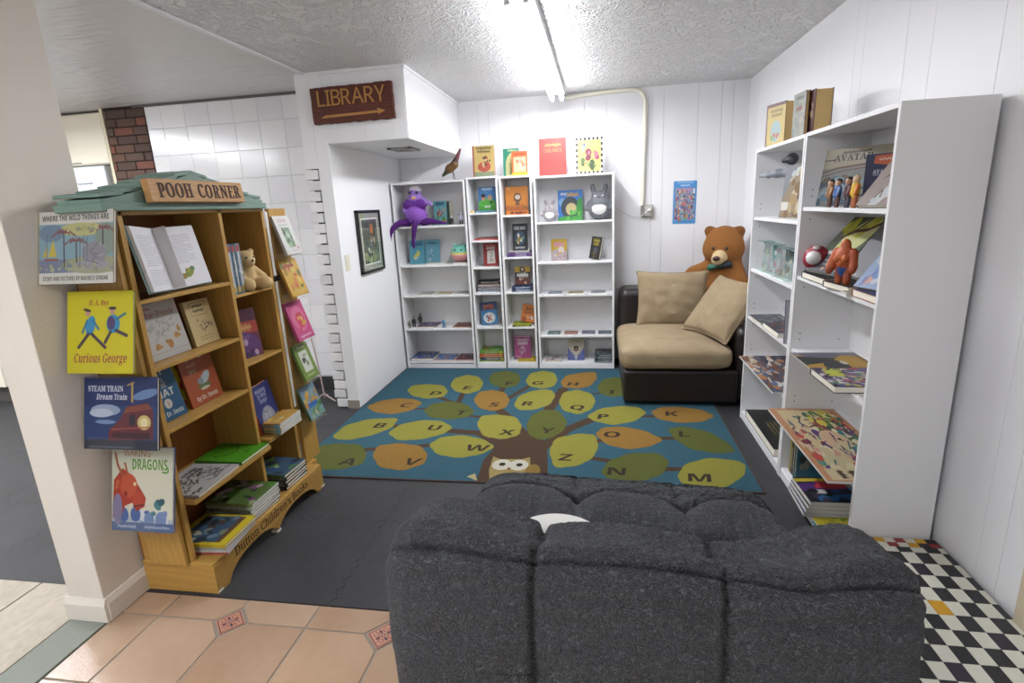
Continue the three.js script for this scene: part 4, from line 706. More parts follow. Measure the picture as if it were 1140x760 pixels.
{ // wall poster
  const t = canvasTex(256, 480, (c) => { cc = c; c.scale(2.56, 4.8); rc(0, 0, 100, 100, '#4a90cc'); sc(16, 4, 68, 3, '#dfeaf4', 9); sc(30, 10, 40, 4, '#f0f4f8', 6); rc(6, 15, 88, 77, '#7a8cae'); sc(14, 20, 64, 6, '#d98aa8', 8); dabs(60, 10, 24, 80, 66, 6, ['#7a6a8a', '#8a9ab0', '#a0785a']); dabs(150, 10, 24, 80, 66, 3.4, ['#b0674a', '#6fa8b0', '#c9a06a', '#3f4f7a', '#7a4a6a', '#5a9a8c', '#d0b8a0', '#c85a7a', '#2f3a52']); rc(84, 18, 8, 12, '#d6dce2'); sc(16, 95.5, 68, 2.4, '#1f4a80', 12); });
  const g = new THREE.PlaneGeometry(0.208, 0.386, 12, 20), p = g.attributes.position;
  for (let i = 0; i < p.count; i++) p.setZ(i, 0.003 + 0.003 * Math.abs(Math.sin(p.getX(i) * 20 + 1)) * (0.5 + Math.abs(p.getY(i)) * 2));
  const back = g.clone(); back.translate(0, 0, -0.0008); const bi = back.index.array; for (let i = 0; i < bi.length; i += 3) { const q = bi[i]; bi[i] = bi[i + 1]; bi[i + 1] = q; }
  const o = single('poster', 'small blue comic festival poster taped to the white wall', 'poster', [g, back], mat('#ffffff', 0.45, { map: t }), [0.786, 1.516, ZB]); o.rotation.z = -0.012;
}
{ // surface conduit with outlet box and plugged cord
  const g = thing('electrical_conduit', 'cream conduit pipe running from the ceiling light to a grey outlet box', 'conduit', [0.4, 1.41, ZB]);
  const I = mat('#e2dfcf', 0.4), z = 0.021, Y = v => v - 1.41, X = v => v - 0.4;
  part('pipe', tube([[X(-0.3), Y(2.5), z], [X(-0.1), Y(2.512), z], [X(0.1), Y(2.522), z], [X(0.3), Y(2.522), z], [X(0.37), Y(2.5), z], [X(0.412), Y(2.43), z], [X(0.415), Y(2.3), z], [X(0.405), Y(1.9), z], [X(0.4), Y(1.6), z], [X(0.398), Y(1.5), z]], 0.019, 12, 90), I, g);
  part('cable', tube([[X(-0.32), Y(2.515), 0.012], [X(-0.1), Y(2.528), 0.01], [X(0.1), Y(2.532), 0.012], [X(0.28), Y(2.536), 0.01]], 0.006, 8, 40), mat('#5a5856', 0.6), g);
  part('outlet_box', bx(0.11, 0.11, 0.045, X(0.44), Y(1.455), 0.0235, 0.006), mat('#8e8c86', 0.45, { metalness: 0.5 }), g);
  part('face_plate', bx(0.07, 0.1, 0.006, X(0.455), Y(1.455), 0.048, 0.003), mat('#b4b2ac', 0.4), g);
  for (const y of [1.485, 1.43]) part('strap', bx(0.035, 0.014, 0.02, X(0.4), Y(y + 0.35), 0.011, 0.004), I, g);
  const k = thing('power_cord', 'white power cord plugged into the grey outlet box', 'cord', [0.43, 1.44, ZB]);
  part('plug', bx(0.03, 0.026, 0.03, 0.028, 0.022, 0.068, 0.006), MT.white, k);
  part('cord', tube([[0.02, 0.022, 0.085], [-0.04, -0.025, 0.07], [-0.1, -0.035, 0.03], [-0.18, 0.0, 0.012], [-0.27, 0.06, 0.01]], 0.004, 8, 50), MT.white, k);
}

// ---------------------------------------------------------------- things on the bookcases along the panelled wall
const R90 = -Math.PI / 2, TR = 1.83;
const layR = (label, xf, d, z0, z1, y, t, c, o = {}) => book(label, [z1 - z0, d, t], c, { p: [xf + d / 2, y, (z0 + z1) / 2], flat: 1, ry: R90 + (o.ry || 0), tip: o.tip }, o);
const stR = (label, [w, h, t], x, y, z, c, o = {}) => book(label, [w, h, t], c, { p: [x, y, z], ry: o.ry === undefined ? R90 : o.ry, lean: o.lean || 0, roll: o.roll }, o);
stR('thick old book with yellow picture cover and tan page edges on the tall bookcase', [0.18, 0.245, 0.1], 1.09, TR, -3.65, cell('#e8cf86', '#6b4a44', () => { rc(0, 0, 100, 8, '#7a5650'); rc(0, 0, 8, 100, '#7a5650'); rc(0, 95, 100, 5, '#7a5650'); sc(24, 18, 60, 7, '#8c7a44'); sc(28, 28, 52, 7, '#8c7a44'); el(54, 64, 26, 24, '#bcd4d6'); dabs(10, 34, 66, 42, 18, 7, ['#7fae6a', '#c87a6a', '#e6e2c6', '#8fb6c0']); }), { pm: MT.pagesOld, ry: -1.25 });
stR('thin old book with faded grey cover standing between two thick old books', [0.15, 0.225, 0.018], 1.04, TR, -3.2, cell('#a9aba0', '#4a2220', () => { dabs(24, 4, 8, 92, 86, 9, ['#bcbcae', '#8f9a98', '#c9b8a8', '#989e92']); sc(20, 12, 60, 8, '#5f6a66'); sc(24, 34, 50, 9, '#8f5f52'); }), { pm: MT.pagesOld, ry: -1.5 });
stR('old book with tan page edges and dark red spine lying against the grey one', [0.16, 0.22, 0.085], 1.1, TR, -3.16, cell('#5b2a26', '#4a1f1c', () => dabs(12, 10, 10, 80, 80, 9, ['#7a4038', '#c9a88c', '#3a1a18'])), { pm: MT.pagesOld, ry: -1.5 });
// far case, row 1
stR('large art book with sand and sky painting on the tall bookcase', [0.29, 0.3, 0.022], 1.13, SF[0], -3.43, cell('#a08f74', '#5a5a5c', () => { pg([0, 0, 40, 0, 0, 70], '#8d8f98'); pg([60, 0, 100, 0, 100, 60], '#6f7888'); dabs(22, 20, 20, 60, 76, 11, ['#b89a6a', '#d6c8a8', '#8a6a42', '#70604a', '#c9b48c']); dabs(5, 26, 8, 20, 10, 6, ['#e4ecf2', '#c9d6de']); ln([20, 30, 46, 10, 70, 60], 4, '#d9cba8'); rc(2, 70, 22, 16, '#e9e6de'); }), { lean: 0.1, ry: -1.3 });
stR('small white card with grey photo leaning at the case divider', [0.11, 0.15, 0.006], 1.045, SF[0], -3.075, cell('#dcdcdc', '#d0d0d0', () => { rc(10, 8, 30, 20, '#55585e'); dabs(9, 12, 34, 76, 60, 8, ['#8f949c', '#b9bec4', '#4a4f58']); }), { lean: 0.12, soft: 1 });
{ const g = thing('model_creature', 'grey plastic model with outstretched arm and round head behind the art book', 'model', [1.14, SF[0], -3.6]);
  part('stand', [cyl(0.05, 0.045, 0.012, 0, 0.006, 0), cyl(0.008, 0.008, 0.22, 0, 0.12, 0)], mat('#55585c', 0.5), g);
  part('body', blob([[0, 0.25, 0, 0.03, 0.0, 0.29, 0.0, 0.025, '#6a6f78'], [0, 0.26, 0, 0.022, -0.06, 0.262, -0.05, 0.024, '#7d828a'], [-0.06, 0.262, -0.05, 0.022, -0.1, 0.255, -0.085, 0.014, '#7d828a'], [-0.1, 0.255, -0.085, 0.01, -0.145, 0.25, -0.12, 0.007, '#8a8f96'], [-0.1, 0.257, -0.085, 0.01, -0.13, 0.267, -0.125, 0.006, '#8a8f96'], [0, 0.27, 0, 0.02, 0.01, 0.26, 0.12, 0.016, '#5a5e66']], 0.02, 48), vinylM, g);
  part('head', blob([ball(0, 0.34, 0.01, 0.034, '#4a4e55'), [-0.02, 0.335, 0.01, 0.02, -0.045, 0.33, 0.0, 0.012, '#34373c']], 0.01, 30), vinylM, g);
}
// row 2: clear cases with comics
[[-3.69, 0.15, ['#3f6a6a', '#d6c84a', '#8fb4b0']], [-3.5, 0.2, ['#4f9a96', '#c84a6a', '#dfe6e4']], [-3.26, 0.17, ['#2f5f5c', '#e0d6b8', '#8a5a4a']]].forEach(([z, w, cs], i) => {
  const names = ['clear display case with a dark green comic, nearest the bear', 'clear display case with a teal and pink comic', 'clear display case with a dark comic next to the case divider'];
  const g = thing('display_case', names[i], 'display case', [1.05, SF[1], z], R90), h = 0.19 - i * 0.006, d = 0.07;
  part('pane', bx(w, h, 0.003, 0, h / 2, d / 2), MT.acrylic, g); part('pane', bx(w, h, 0.003, 0, h / 2, -d / 2), MT.acrylic, g);
  for (const s of [-1, 1]) part('pane', bx(0.003, h, d, s * w / 2, h / 2, 0), MT.acrylic, g);
  part('base', bx(w, 0.006, d, 0, 0.003, 0), mat('#b9cfcb', 0.3), g); part('lid', bx(w, 0.004, d, 0, h - 0.002, 0), mat('#8fb8b2', 0.2, { transmission: 0.7, thickness: 0 }), g);
  book(['dark green comic inside a clear display case', 'teal and pink comic inside a clear display case', 'dark comic with cream figure inside a clear display case'][i], [w * 0.86, h * 0.88, 0.006], cell(cs[0], cs[0], () => { rc(0, 40, 100, 60, '#9fb2b0'); dabs(12, 10, 10, 80, 80, 10, cs); strokes(8, 10, 10, 80, 80, 12, cs); }), { p: [1.055, SF[1] + 0.0065, z], ry: R90, lean: 0.08 }, { soft: 1, name: 'comic_book' });
});
// row 3
layR('flat grey book with dark pictures on the tall bookcase near the bear', 1.0, 0.2, -3.78, -3.5, SF[2], 0.014, art('#5a5c66', '#d9d9d6', ['#7f8c7a', '#3c3e48', '#9a9ea6'], '#a6b09a'));
layR('flat dark book with an orange picture beside the upright white book', 1.0, 0.24, -3.46, -3.17, SF[2], 0.03, art('#54505c', '#e2e2e0', ['#b8643f', '#3a3640', '#8c8a90'], '#c9a08c'));
stR('upright thin white and violet book at the divider of the tall bookcase', [0.19, 0.24, 0.012], 1.09, SF[2], -3.05, cell('#d9d9dc', '#4a4570', () => dabs(8, 10, 10, 80, 80, 9, ['#5a5688', '#b0b0c0'])), { ry: 0.08, lean: 0.06 });
// row 4
layR('large glossy magazine with warm faces overhanging the tall bookcase shelf', 0.955, 0.3, -3.78, -3.03, SF[3], 0.012, cell('#5f5a66', '#c9c9cc', () => { rc(0, 0, 100, 40, '#5a5560'); dabs(80, 0, 22, 100, 76, 7, ['#c98a5a', '#8c5a3c', '#e2c6a0', '#3c3f52', '#b9a69a', '#5f7a9c', '#efe6dc']); strokes(12, 0, 30, 100, 60, 14, ['#7a4a34', '#4a6a92', '#e8dccb']); }), { soft: 1, cat: 'magazine', name: 'magazine' });
// bottom
layR('thick black flat book with gold lettering on the bottom shelf', 1.0, 0.27, -3.71, -3.08, SF[4], 0.05, cell('#1d1c1b', '#1a1918', () => { for (let i = 0; i < 6; i++) sc(34, 28 + i * 9, 34, 6, '#8a7a4a', 5); }), {});
// near case, row 1
stR('large grey and blue art book with brush lettering behind the small painted figurines', [0.36, 0.26, 0.03], 1.16, SN[0], -2.83, cell('#b3a892', '#6b6458', () => { rc(0, 34, 100, 66, '#8b8d88'); ln([0, 44, 30, 34, 70, 30, 100, 24], 3, '#6a4a3c'); ln([0, 50, 40, 39, 100, 32], 2, '#7a5a4a'); tx('AVATAR', 50, 17, 11, '#241d18', 'bold', 'serif', 50); ln([6, 20, 26, 19], 1.6, '#241d18'); ln([78, 19, 96, 17], 1.6, '#241d18'); sc(36, 8, 36, 5, '#3a3028', 6); dabs(26, 6, 52, 70, 44, 10, ['#5f8298', '#3f5a72', '#86a2ac', '#a09684', '#6a5a48']); strokes(12, 10, 56, 60, 36, 14, ['#2f4a60', '#9ab4bc']); }), { lean: 0.1, ry: -0.95 });
{ const c = cell('#2a3358', '#1f2745', () => { pg([26, 4, 78, 2, 84, 16, 60, 22, 22, 18], '#d8653a'); sc(36, 11, 34, 6, '#f2e4d6', 4); tx('AVATAR', 50, 34, 8, '#e6e8ee', 'bold', 'serif', 56); ln([24, 40, 76, 38], 1, '#e6e8ee'); dabs(10, 20, 50, 60, 44, 10, ['#34406c', '#222a4c']); });
  const g = thing('boxed_set', 'dark blue cardboard box with an orange badge behind the figurines', 'box', [1.15, SN[0], -2.46], -0.75);
  const [cg] = bookGeo(0.13, 0.205, 0.13, c, {}); part('box', cg, c.m, g); part('core', bx(0.125, 0.2, 0.12, 0, 0.1, 0), mat('#2a3358', 0.5), g);
  const c2 = cell('#242c50', '#1f2745', () => dabs(8, 10, 10, 80, 80, 10, ['#34406c', '#1d2443'])); stR('plain dark blue book standing behind the boxed set', [0.13, 0.19, 0.03], 1.215, SN[0], -2.6, c2, { ry: -0.9 });
}
stR('pinkish book with pale drawing leaning at the end of the shelf', [0.2, 0.27, 0.018], 1.03, SN[0], -2.27, cell('#b3a29c', '#9a8a84', () => { pg([30, 100, 60, 30, 90, 20, 80, 70, 50, 100], '#dfe2e4'); strokes(10, 20, 20, 60, 70, 12, ['#7a6a5c', '#d9bf7a', '#8f8aa0']); dabs(5, 30, 60, 50, 34, 8, ['#cfd6dc', '#a89690']); }), { ry: -1.3, lean: 0.68 });
const g4 = 'painted figurines in front of the art book';
fig('painted figurine in brown tunic in front of the art book', [1.03, SN[0], -2.70], 0.112, ['#5a3f30', '#8a6440', '#b08458', '#c89a74', '#3a2a22'], g4, R90);
fig('painted figurine in blue dress in front of the dark blue box', [1.025, SN[0], -2.61], 0.112, ['#5a3a34', '#3f5f9c', '#6a84ac', '#c8a084', '#4a3a34'], g4, R90);
fig('painted figurine in dark maroon coat in front of the dark blue box', [1.03, SN[0], -2.52], 0.115, ['#43464f', '#54343a', '#5e3c3c', '#b48a6e', '#2f2422'], g4, R90);
fig('painted figurine in yellow and orange robe in front of the dark blue box', [1.022, SN[0], -2.435], 0.118, ['#a85f34', '#d9b43a', '#d0702f', '#d8b48c', '#cdb698'], g4, R90);
// row 2
layR('dark flat book lowest under the leaning grey books', 1.0, 0.2, -2.88, -2.6, SN[1], 0.03, cell('#2b2a30', '#2a292d', () => dabs(8, 10, 10, 80, 80, 8, ['#4a4a52']), null));
layR('dark brown paperback flat under the orange figurine', 0.995, 0.19, -2.585, -2.38, SN[1], 0.028, cell('#3f302e', '#3a2b29', () => dabs(8, 10, 10, 80, 80, 8, ['#5a4540']), () => sc(20, 50, 50, 40, '#c8b8a8')), { ry: 0.1 });
stR('grey comic with yellow tree picture leaning on the dark flat book', [0.24, 0.34, 0.02], 1.03, SN[1] + 0.03, -2.735, cell('#56565a', '#4c4c50', () => { rc(0, 0, 100, 62, '#4f5a44'); el(60, 36, 30, 40, '#dfe0a0', 0.5); dabs(14, 8, 2, 86, 30, 11, ['#d9cf3a', '#b8b83c', '#e6e04a']); ln([10, 44, 40, 26, 70, 22, 100, 4], 6, '#5a3a3a'); ln([40, 26, 56, 0], 5, '#5a3a3a'); dabs(4, 34, 48, 18, 12, 6, ['#e6d63a', '#5a8a3a']); rc(0, 62, 100, 6, '#e2e0da'); rc(0, 68, 100, 32, '#4a4a4e'); sc(34, 78, 40, 5, '#d9d9d9', 6); sc(36, 85, 36, 4, '#d9d9d9', 6); el(50, 93, 4, 3, '#d8a090'); }), { ry: -1.35, lean: 0.78 });
stR('plain grey hardback leaning behind the yellow tree comic', [0.2, 0.3, 0.03], 1.1, SN[1] + 0.03, -2.495, cell('#7d7d80', '#8a8a8c', () => dabs(6, 10, 10, 80, 80, 10, ['#757578', '#868689'])), { ry: -1.35, lean: 0.65 });
soft('toy_figure', 'round red toy figure with blue feet and white patch on the bookcase', 'toy', [[0, 0.075, 0, 0.068, 0, 0.085, 0, 0.066, '#8c1f33'], ball(-0.045, 0.085, 0.03, 0.036, '#d9d6d6'), ball(-0.02, 0.13, 0.02, 0.02, '#a8a2a4'), [0, 0.02, 0.03, 0.024, 0.02, 0.02, -0.03, 0.024, '#2c3a78']], 0.012, 44, vinylM, [1.05, SN[1] + 0.03, -2.85], 0.4).scale.setScalar(0.86);
soft('toy_figure', 'rough orange toy figure with blue trunks standing on the bookcase shelf', 'toy', [[-0.03, 0.02, 0, 0.026, -0.03, 0.075, 0, 0.03, '#9c4a26'], [0.035, 0.02, 0.01, 0.026, 0.035, 0.075, 0, 0.03, '#9c4a26'], [0, 0.085, 0, 0.045, 0, 0.095, 0, 0.045, '#2f4a86'], [0, 0.12, 0, 0.052, 0, 0.15, 0, 0.06, '#b0562c'], [-0.06, 0.16, 0, 0.034, -0.09, 0.09, 0.02, 0.03, '#b0562c'], [0.06, 0.16, 0, 0.034, 0.085, 0.1, 0.03, 0.03, '#a44e28'], ball(-0.092, 0.075, 0.03, 0.026, '#9c4a26'), ball(0.088, 0.085, 0.045, 0.026, '#9c4a26'), ball(0.004, 0.208, 0.005, 0.034, '#b65c30'), ball(-0.03, 0.14, 0.05, 0.02, '#c06a3a'), ball(0.03, 0.14, 0.05, 0.02, '#c06a3a'), ball(0, 0.11, 0.052, 0.016, '#b65c30')], 0.008, 60, vinylM, [1.02, SN[1] + 0.028, -2.465], -0.9).scale.set(0.56, 0.78, 0.56);
stR('blue and white comic with pink face leaning at the near end of the shelf', [0.2, 0.27, 0.012], 1.04, SN[1] + 0.03, -2.24, cell('#8fa6cc', '#b09a84', () => { dabs(16, 4, 10, 90, 84, 11, ['#5f82c0', '#dfe4ea', '#d9a08a', '#c9d2dc', '#35508c']); strokes(8, 10, 20, 80, 70, 12, ['#e8ecf0', '#3a5a9c']); el(74, 60, 20, 30, '#d2a08c'); }), { ry: -1.3, lean: 0.7 });
layR('orange and blue flat paperback at the front of the shelf', 1.0, 0.17, -2.32, -2.13, SN[1], 0.03, cell('#4a5a86', '#b8683a', () => dabs(12, 6, 10, 88, 80, 10, ['#6a7aa8', '#d9a47a', '#2f3a66', '#c86f4a']), () => { rc(6, 15, 34, 70, '#e6d8c6'); sc(10, 50, 26, 40, '#b85a3a'); }));
layR('small folded cream leaflet at the front edge of the shelf', 0.985, 0.08, -2.385, -2.33, SN[1], 0.012, cell('#cfc6ae', '#d8cfb8', () => dabs(5, 10, 10, 80, 80, 9, ['#a8a088', '#e2a090'])), { soft: 1, cat: 'leaflet', name: 'leaflet' });
// row 3
layR('yellow magazine with a large black shape and film-strip border', 0.965, 0.3, -2.84, -2.47, SN[2], 0.006, cell('#c49a3a', '#b08a34', () => { for (let i = 0; i < 9; i++) rc(14 + i * 9.5, 2, 6, 6, '#5a4622'); rc(0, 0, 16, 100, '#8a8894'); el(12, 60, 16, 30, '#6f6d7c'); pg([20, 100, 28, 40, 46, 60, 60, 100], '#2b2a2e'); el(64, 56, 28, 18, '#35363c', 0.2); el(48, 40, 8, 5, '#d9d6c4'); }), { soft: 1, ry: 0.0, cat: 'magazine', name: 'magazine' });
layR('thick colourful comic hardback with white page edges', 0.94, 0.28, -2.5, -2.24, SN[2], 0.03, cell('#7a6a8c', '#26303c', () => { dabs(110, 0, 0, 100, 100, 6, ['#c04a5a', '#3f5fa0', '#e0d84a', '#d9b8a0', '#5a9a6a', '#2c2c48', '#e8e6e2', '#8a4a8c']); pg([8, 60, 50, 66, 46, 90, 4, 84], '#d9dc52'); strokes(14, 0, 0, 100, 100, 14, ['#1d1d26', '#efe9dc']); }), {});
layR('small white leaflet with green print beside the comic hardback', 1.02, 0.09, -2.21, -2.13, SN[2], 0.004, cell('#e2ddd0', '#d9d4c6', () => dabs(8, 10, 10, 80, 80, 9, ['#b9c09a', '#d9b48c'])), { soft: 1, cat: 'leaflet', name: 'leaflet' });
// row 4: poster-sized comic overhanging
layR('oversized comic magazine with crowded coloured panels overhanging the shelf', 0.905, 0.33, -2.93, -2.13, SN[3], 0.012, cell('#cdb48c', '#b8845a', () => { rc(0, 0, 100, 100, '#c98f66'); rc(4, 10, 92, 80, '#d6c296'); dabs(70, 4, 8, 56, 44, 5, ['#d0c03a', '#5a7a3a', '#b84a3a', '#7a8c4a', '#3a5a4a']); dabs(90, 36, 10, 60, 78, 5, ['#8a3a4a', '#5a3a7a', '#3f7a86', '#d9a08c', '#c84a3c', '#e6dab4', '#2f4a6a', '#4f9a8c']); el(50, 44, 14, 18, '#d9b894'); dabs(9, 62, 40, 30, 40, 9, ['#e2d6ae', '#d0c49a']); strokes(60, 8, 10, 78, 80, 6, ['#2a2226', '#5a2a6a', '#e9dfc0', '#2f6a7a']); rc(86, 8, 12, 84, '#d9c8a0'); for (let i = 0; i < 5; i++) sc(88, 20 + i * 14, 8, 6, '#4a3c2c', 3); }), { soft: 1, cat: 'comic book', name: 'comic_book' });
// bottom
[['yellow paperback upright on the bottom shelf', '#a89a3c', 0.2, -2.9], ['brown paperback upright on the bottom shelf', '#5f4630', 0.21, -2.875], ['grey-green hardback upright on the bottom shelf', '#59605a', 0.27, -2.845], ['teal hardback upright on the bottom shelf', '#2f6a78', 0.25, -2.815]].forEach(([l, c, h, z], i) => stR(l, [0.2, h, 0.024], 1.13, SN[4], z, cell(c, c, () => { dabs(8, 10, 20, 80, 70, 9, [c, '#8a8a70', '#3a3a34']); }, () => sc(20, 50, 50, 40, '#cfc8a8')), { ry: 0 }));
stR('blue picture book with dark round emblem facing out on the bottom shelf', [0.24, 0.25, 0.02], 1.19, SN[4], -2.67, cell('#2f7f9c', '#23667e', () => { dabs(14, 20, 20, 76, 60, 10, ['#4a9ab0', '#8a6a4a', '#2a4a5a', '#c9a878']); el(12, 84, 8, 8, '#16181c'); }), { lean: 0.15 });
{ const cs = [['teal and blue comic in the low pile at the front of the bottom shelf', '#2f8fa6', ['#8fd0d8', '#2a5fa0', '#e2e85a', '#1f4a7a'], -2.4, -2.125], ['yellow comic in the low pile at the front of the bottom shelf', '#d6c32c', ['#7aa83a', '#e6dc6a', '#c8a020'], -2.43, -2.27]];
  cs.forEach(([l, c, k, z0, z1], i) => layR(l, 0.97 + i * 0.012, 0.25, z0, z1, SN[4] + i * 0.006, 0.006, art(c, c, k, '#e9f0f2'), { soft: 1, cat: 'comic book', name: 'comic_book', ry: i * 0.05 }));
  const v = ['violet', 'dark blue', 'black and red', 'black and purple'];
  for (let i = 0; i < 4; i++) layR(`${v[i]} comic in the tilted pile beside the yellow comic`, 0.955 + i * 0.005, 0.27, -2.69 + i * 0.004, -2.44, SN[4] + i * 0.021, 0.0205, i === 3 ? cell('#23202c', '#35303c', () => { pg([0, 0, 12, 0, 20, 100, 6, 100], '#d9c43a'); pg([16, 0, 44, 0, 58, 100, 26, 100], '#5a2f7a'); sc(22, 46, 18, 60, '#c83a4a', 4); rc(50, 60, 16, 26, '#e2e0dc'); pg([64, 10, 90, 4, 96, 80, 74, 86], '#2f6aa8'); dabs(10, 50, 10, 46, 80, 9, ['#14121a', '#3a3448', '#2a5a92']); }) : art(['#5a4a86', '#2c3a66', '#2a2228'][i], ['#6a5a96', '#3a4876', '#3a3238'][i], ['#1d1a26', '#8a6aa8', '#c83a4a'], '#d9d4e0'), { soft: 1, cat: 'comic book', name: 'comic_book', ry: -0.04 + i * 0.02 }); }

// ---------------------------------------------------------------- wooden display stand with green roof
const TX0 = -1.72, TXB = -1.955, TZ0 = -1.735, TZ1 = -2.615;   // front plane, back, near and far ends of the body
{
  const g = thing('display_stand', 'oak book display stand with green shingled roof and arched base', 'display stand', [-1.8, 0, -2.19]);
  const O = MT.oak, X = x => x + 1.8, Z = z => z + 2.19;
  const B = (name, x0, x1, y0, y1, z0, z1, m = O, sw = false, r = 0.0015) => part(name, bx(x1 - x0, y1 - y0, Math.abs(z1 - z0), X((x0 + x1) / 2), (y0 + y1) / 2, Z((z0 + z1) / 2), r, sw), m, g);
  // base: front board with scalloped lower edge, side board, top
  { const s = new THREE.Shape(), L = 0.914; // along z
    s.moveTo(0, 0); s.lineTo(0.075, 0); s.quadraticCurveTo(0.12, 0.088, 0.33, 0.075); s.quadraticCurveTo(0.42, 0.06, 0.457, 0.012); s.quadraticCurveTo(0.5, 0.06, 0.6, 0.075); s.quadraticCurveTo(0.8, 0.085, 0.845, 0); s.lineTo(L, 0); s.lineTo(L, 0.13); s.lineTo(0, 0.13);
    const e = new THREE.ExtrudeGeometry(s, { depth: 0.02, bevelEnabled: false, curveSegments: 14 }); e.rotateY(Math.PI / 2); e.translate(X(-1.64), 0, Z(-1.727));
    const b = part('base_front', uvm(e, true), O, g);
    const t = new TextGeometry("Dutton Children's Books", { font: serifR, size: 0.042, depth: 0.0015, curveSegments: 3 }); t.computeBoundingBox(); const w = t.boundingBox.max.x; t.scale(0.62 / w, 1, 1); t.rotateY(Math.PI / 2); t.translate(X(-1.62), 0.088, Z(-1.86)); part('lettering', t, mat('#4a2f16', 0.7), b);
  }
  B('base_end', -1.962, -1.64, 0, 0.13, -1.747, -1.727, O, true); B('base_end', -1.962, -1.64, 0, 0.13, -2.641, -2.621, O, true); B('base_top', -1.962, -1.622, 0.13, 0.142, -2.64, -1.728, O, true);
  for (const z of [-1.74, -2.18, -2.63]) B('foot_pad', -1.655, -1.619, 0, 0.012, z - 0.02, z + 0.012, mat('#d9d2c4', 0.6));
  const y0 = 0.142, y1 = 1.60;
  B('side_panel', TXB, TX0, y0, y1, TZ0, TZ0 - 0.022); B('side_panel', TXB, TX0, y0, y1, TZ1, TZ1 + 0.022); B('divider', TXB, TX0, y0, y1, -2.292, -2.27);
  B('back_panel', TXB - 0.008, TXB, y0, y1, TZ0, TZ1, MT.oakDark);
  for (const y of [1.27, 1.0, 0.738]) B('shelf', TXB, TX0 - 0.002, y - 0.016, y, TZ0 - 0.022, -2.27, O, true);
  B('shelf', TXB, -1.668, 0.405, 0.425, TZ0 - 0.022, -2.292, O, true);
  for (const y of [1.2, 0.855]) B('shelf', TXB, TX0 - 0.002, y - 0.014, y, -2.292, TZ1 + 0.022, O, true);
  B('shelf', TXB, -1.668, 0.436, 0.456, -2.292, TZ1 + 0.022, O, true); B('top_panel', TXB, TX0, y1 - 0.014, y1, TZ0, TZ1, O, true);
  // wings that carry the clear book pockets
  B('wing_panel', -1.9, TX0 - 0.012, y0, 1.585, TZ0 + 0.006, TZ0 + 0.026); B('wing_panel', -1.742, TX0, 0.13, y1, TZ1 - 0.045, TZ1 - 0.2); B('wing_brace', -1.9, -1.742, 0.2, 1.5, TZ1 - 0.18, TZ1 - 0.2); B('wing_foot', -1.9, -1.7, 0, 0.13, TZ1 - 0.05, TZ1 - 0.12);
  for (const y of [0.16, 1.52]) B('wing_link', -1.9, -1.88, y, y + 0.05, TZ1 + 0.005, TZ1 - 0.19);
  B('gap_strip', TX0 - 0.006, TX0 - 0.001, 0.5, 1.585, TZ1 - 0.012, TZ1 - 0.034, mat('#e4e2dc', 0.5));  // white strip added over the open gap beside the wing
  for (const y of [0.45, 1.22]) B('hinge', TX0 - 0.004, TX0 + 0.004, y, y + 0.03, TZ1 - 0.004, TZ1 - 0.05, MT.black);
  // roof: fascia, gable front and stepped shingles both sides
  const zc = -2.125, half = 0.475, xF = -1.688, xB = -1.885;
  B('fascia', xB, xF, 1.60, 1.628, zc - half, zc + half, MT.green, false, 0.004);
  { const s = new THREE.Shape(); const R = (u) => 0.012 + 0.108 * Math.pow(1 - u, 1.25); s.moveTo(-half + 0.015, 0); for (let i = 0; i <= 20; i++) { const u = 1 - i / 20; s.lineTo(-(half - 0.015) * u, R(u)); } for (let i = 1; i <= 20; i++) { const u = i / 20; s.lineTo((half - 0.015) * u, R(u)); } s.lineTo(half - 0.015, 0);
    const e = new THREE.ExtrudeGeometry(s, { depth: 0.175, bevelEnabled: true, bevelSize: 0.003, bevelThickness: 0.003, bevelSegments: 1 }); e.rotateY(Math.PI / 2); e.translate(X(-1.875), 1.627, Z(zc)); part('gable', uvm(e), MT.green, g);
    const rows = 5; for (const sd of [-1, 1]) for (let k = 0; k < rows; k++) {
      const u0 = 1 - k / rows, u1 = 1 - (k + 1.12) / rows, z0 = sd * (half - 0.015) * u0, z1 = sd * (half - 0.015) * Math.max(0, u1), ya = R(u0) + 0.014, yb = R(Math.max(0, u1)) + 0.006, L = Math.hypot(z1 - z0, yb - ya);
      const q = bx(0.19, 0.014, L, 0, 0, 0, 0.003); q.rotateX(sd * Math.atan2(yb - ya, Math.abs(z1 - z0))); q.translate(X((xF + xB) / 2 - 0.012), 1.629 + (ya + yb) / 2, Z(zc + (z0 + z1) / 2)); part('shingle', q, MT.green, g);
    } }
  // clear pockets
  const AC = MT.acrylic;
  for (const [y, w] of [[1.352, 0.2], [1.02, 0.2], [0.717, 0.2], [0.367, 0.2]]) {
    const x = -1.815, z = -1.63;
    part('pocket', [bx(w, 0.003, 0.075, X(x), y - 0.003, Z(z)), bx(w, 0.07, 0.003, X(x), y + 0.03, Z(-1.592)), bx(w, 0.16, 0.003, X(x), y + 0.08, Z(-1.705))], AC, g);
  }
  for (const y of [1.345, 1.118, 0.868, 0.632, 0.395]) {
    const z = TZ1 - 0.118; part('pocket', [bx(0.085, 0.003, 0.14, X(-1.675), y - 0.003, Z(z)), bx(0.003, 0.05, 0.14, X(-1.632), y + 0.022, Z(z)), bx(0.003, 0.15, 0.14, X(-1.716), y + 0.075, Z(z))], AC, g);
  }
}
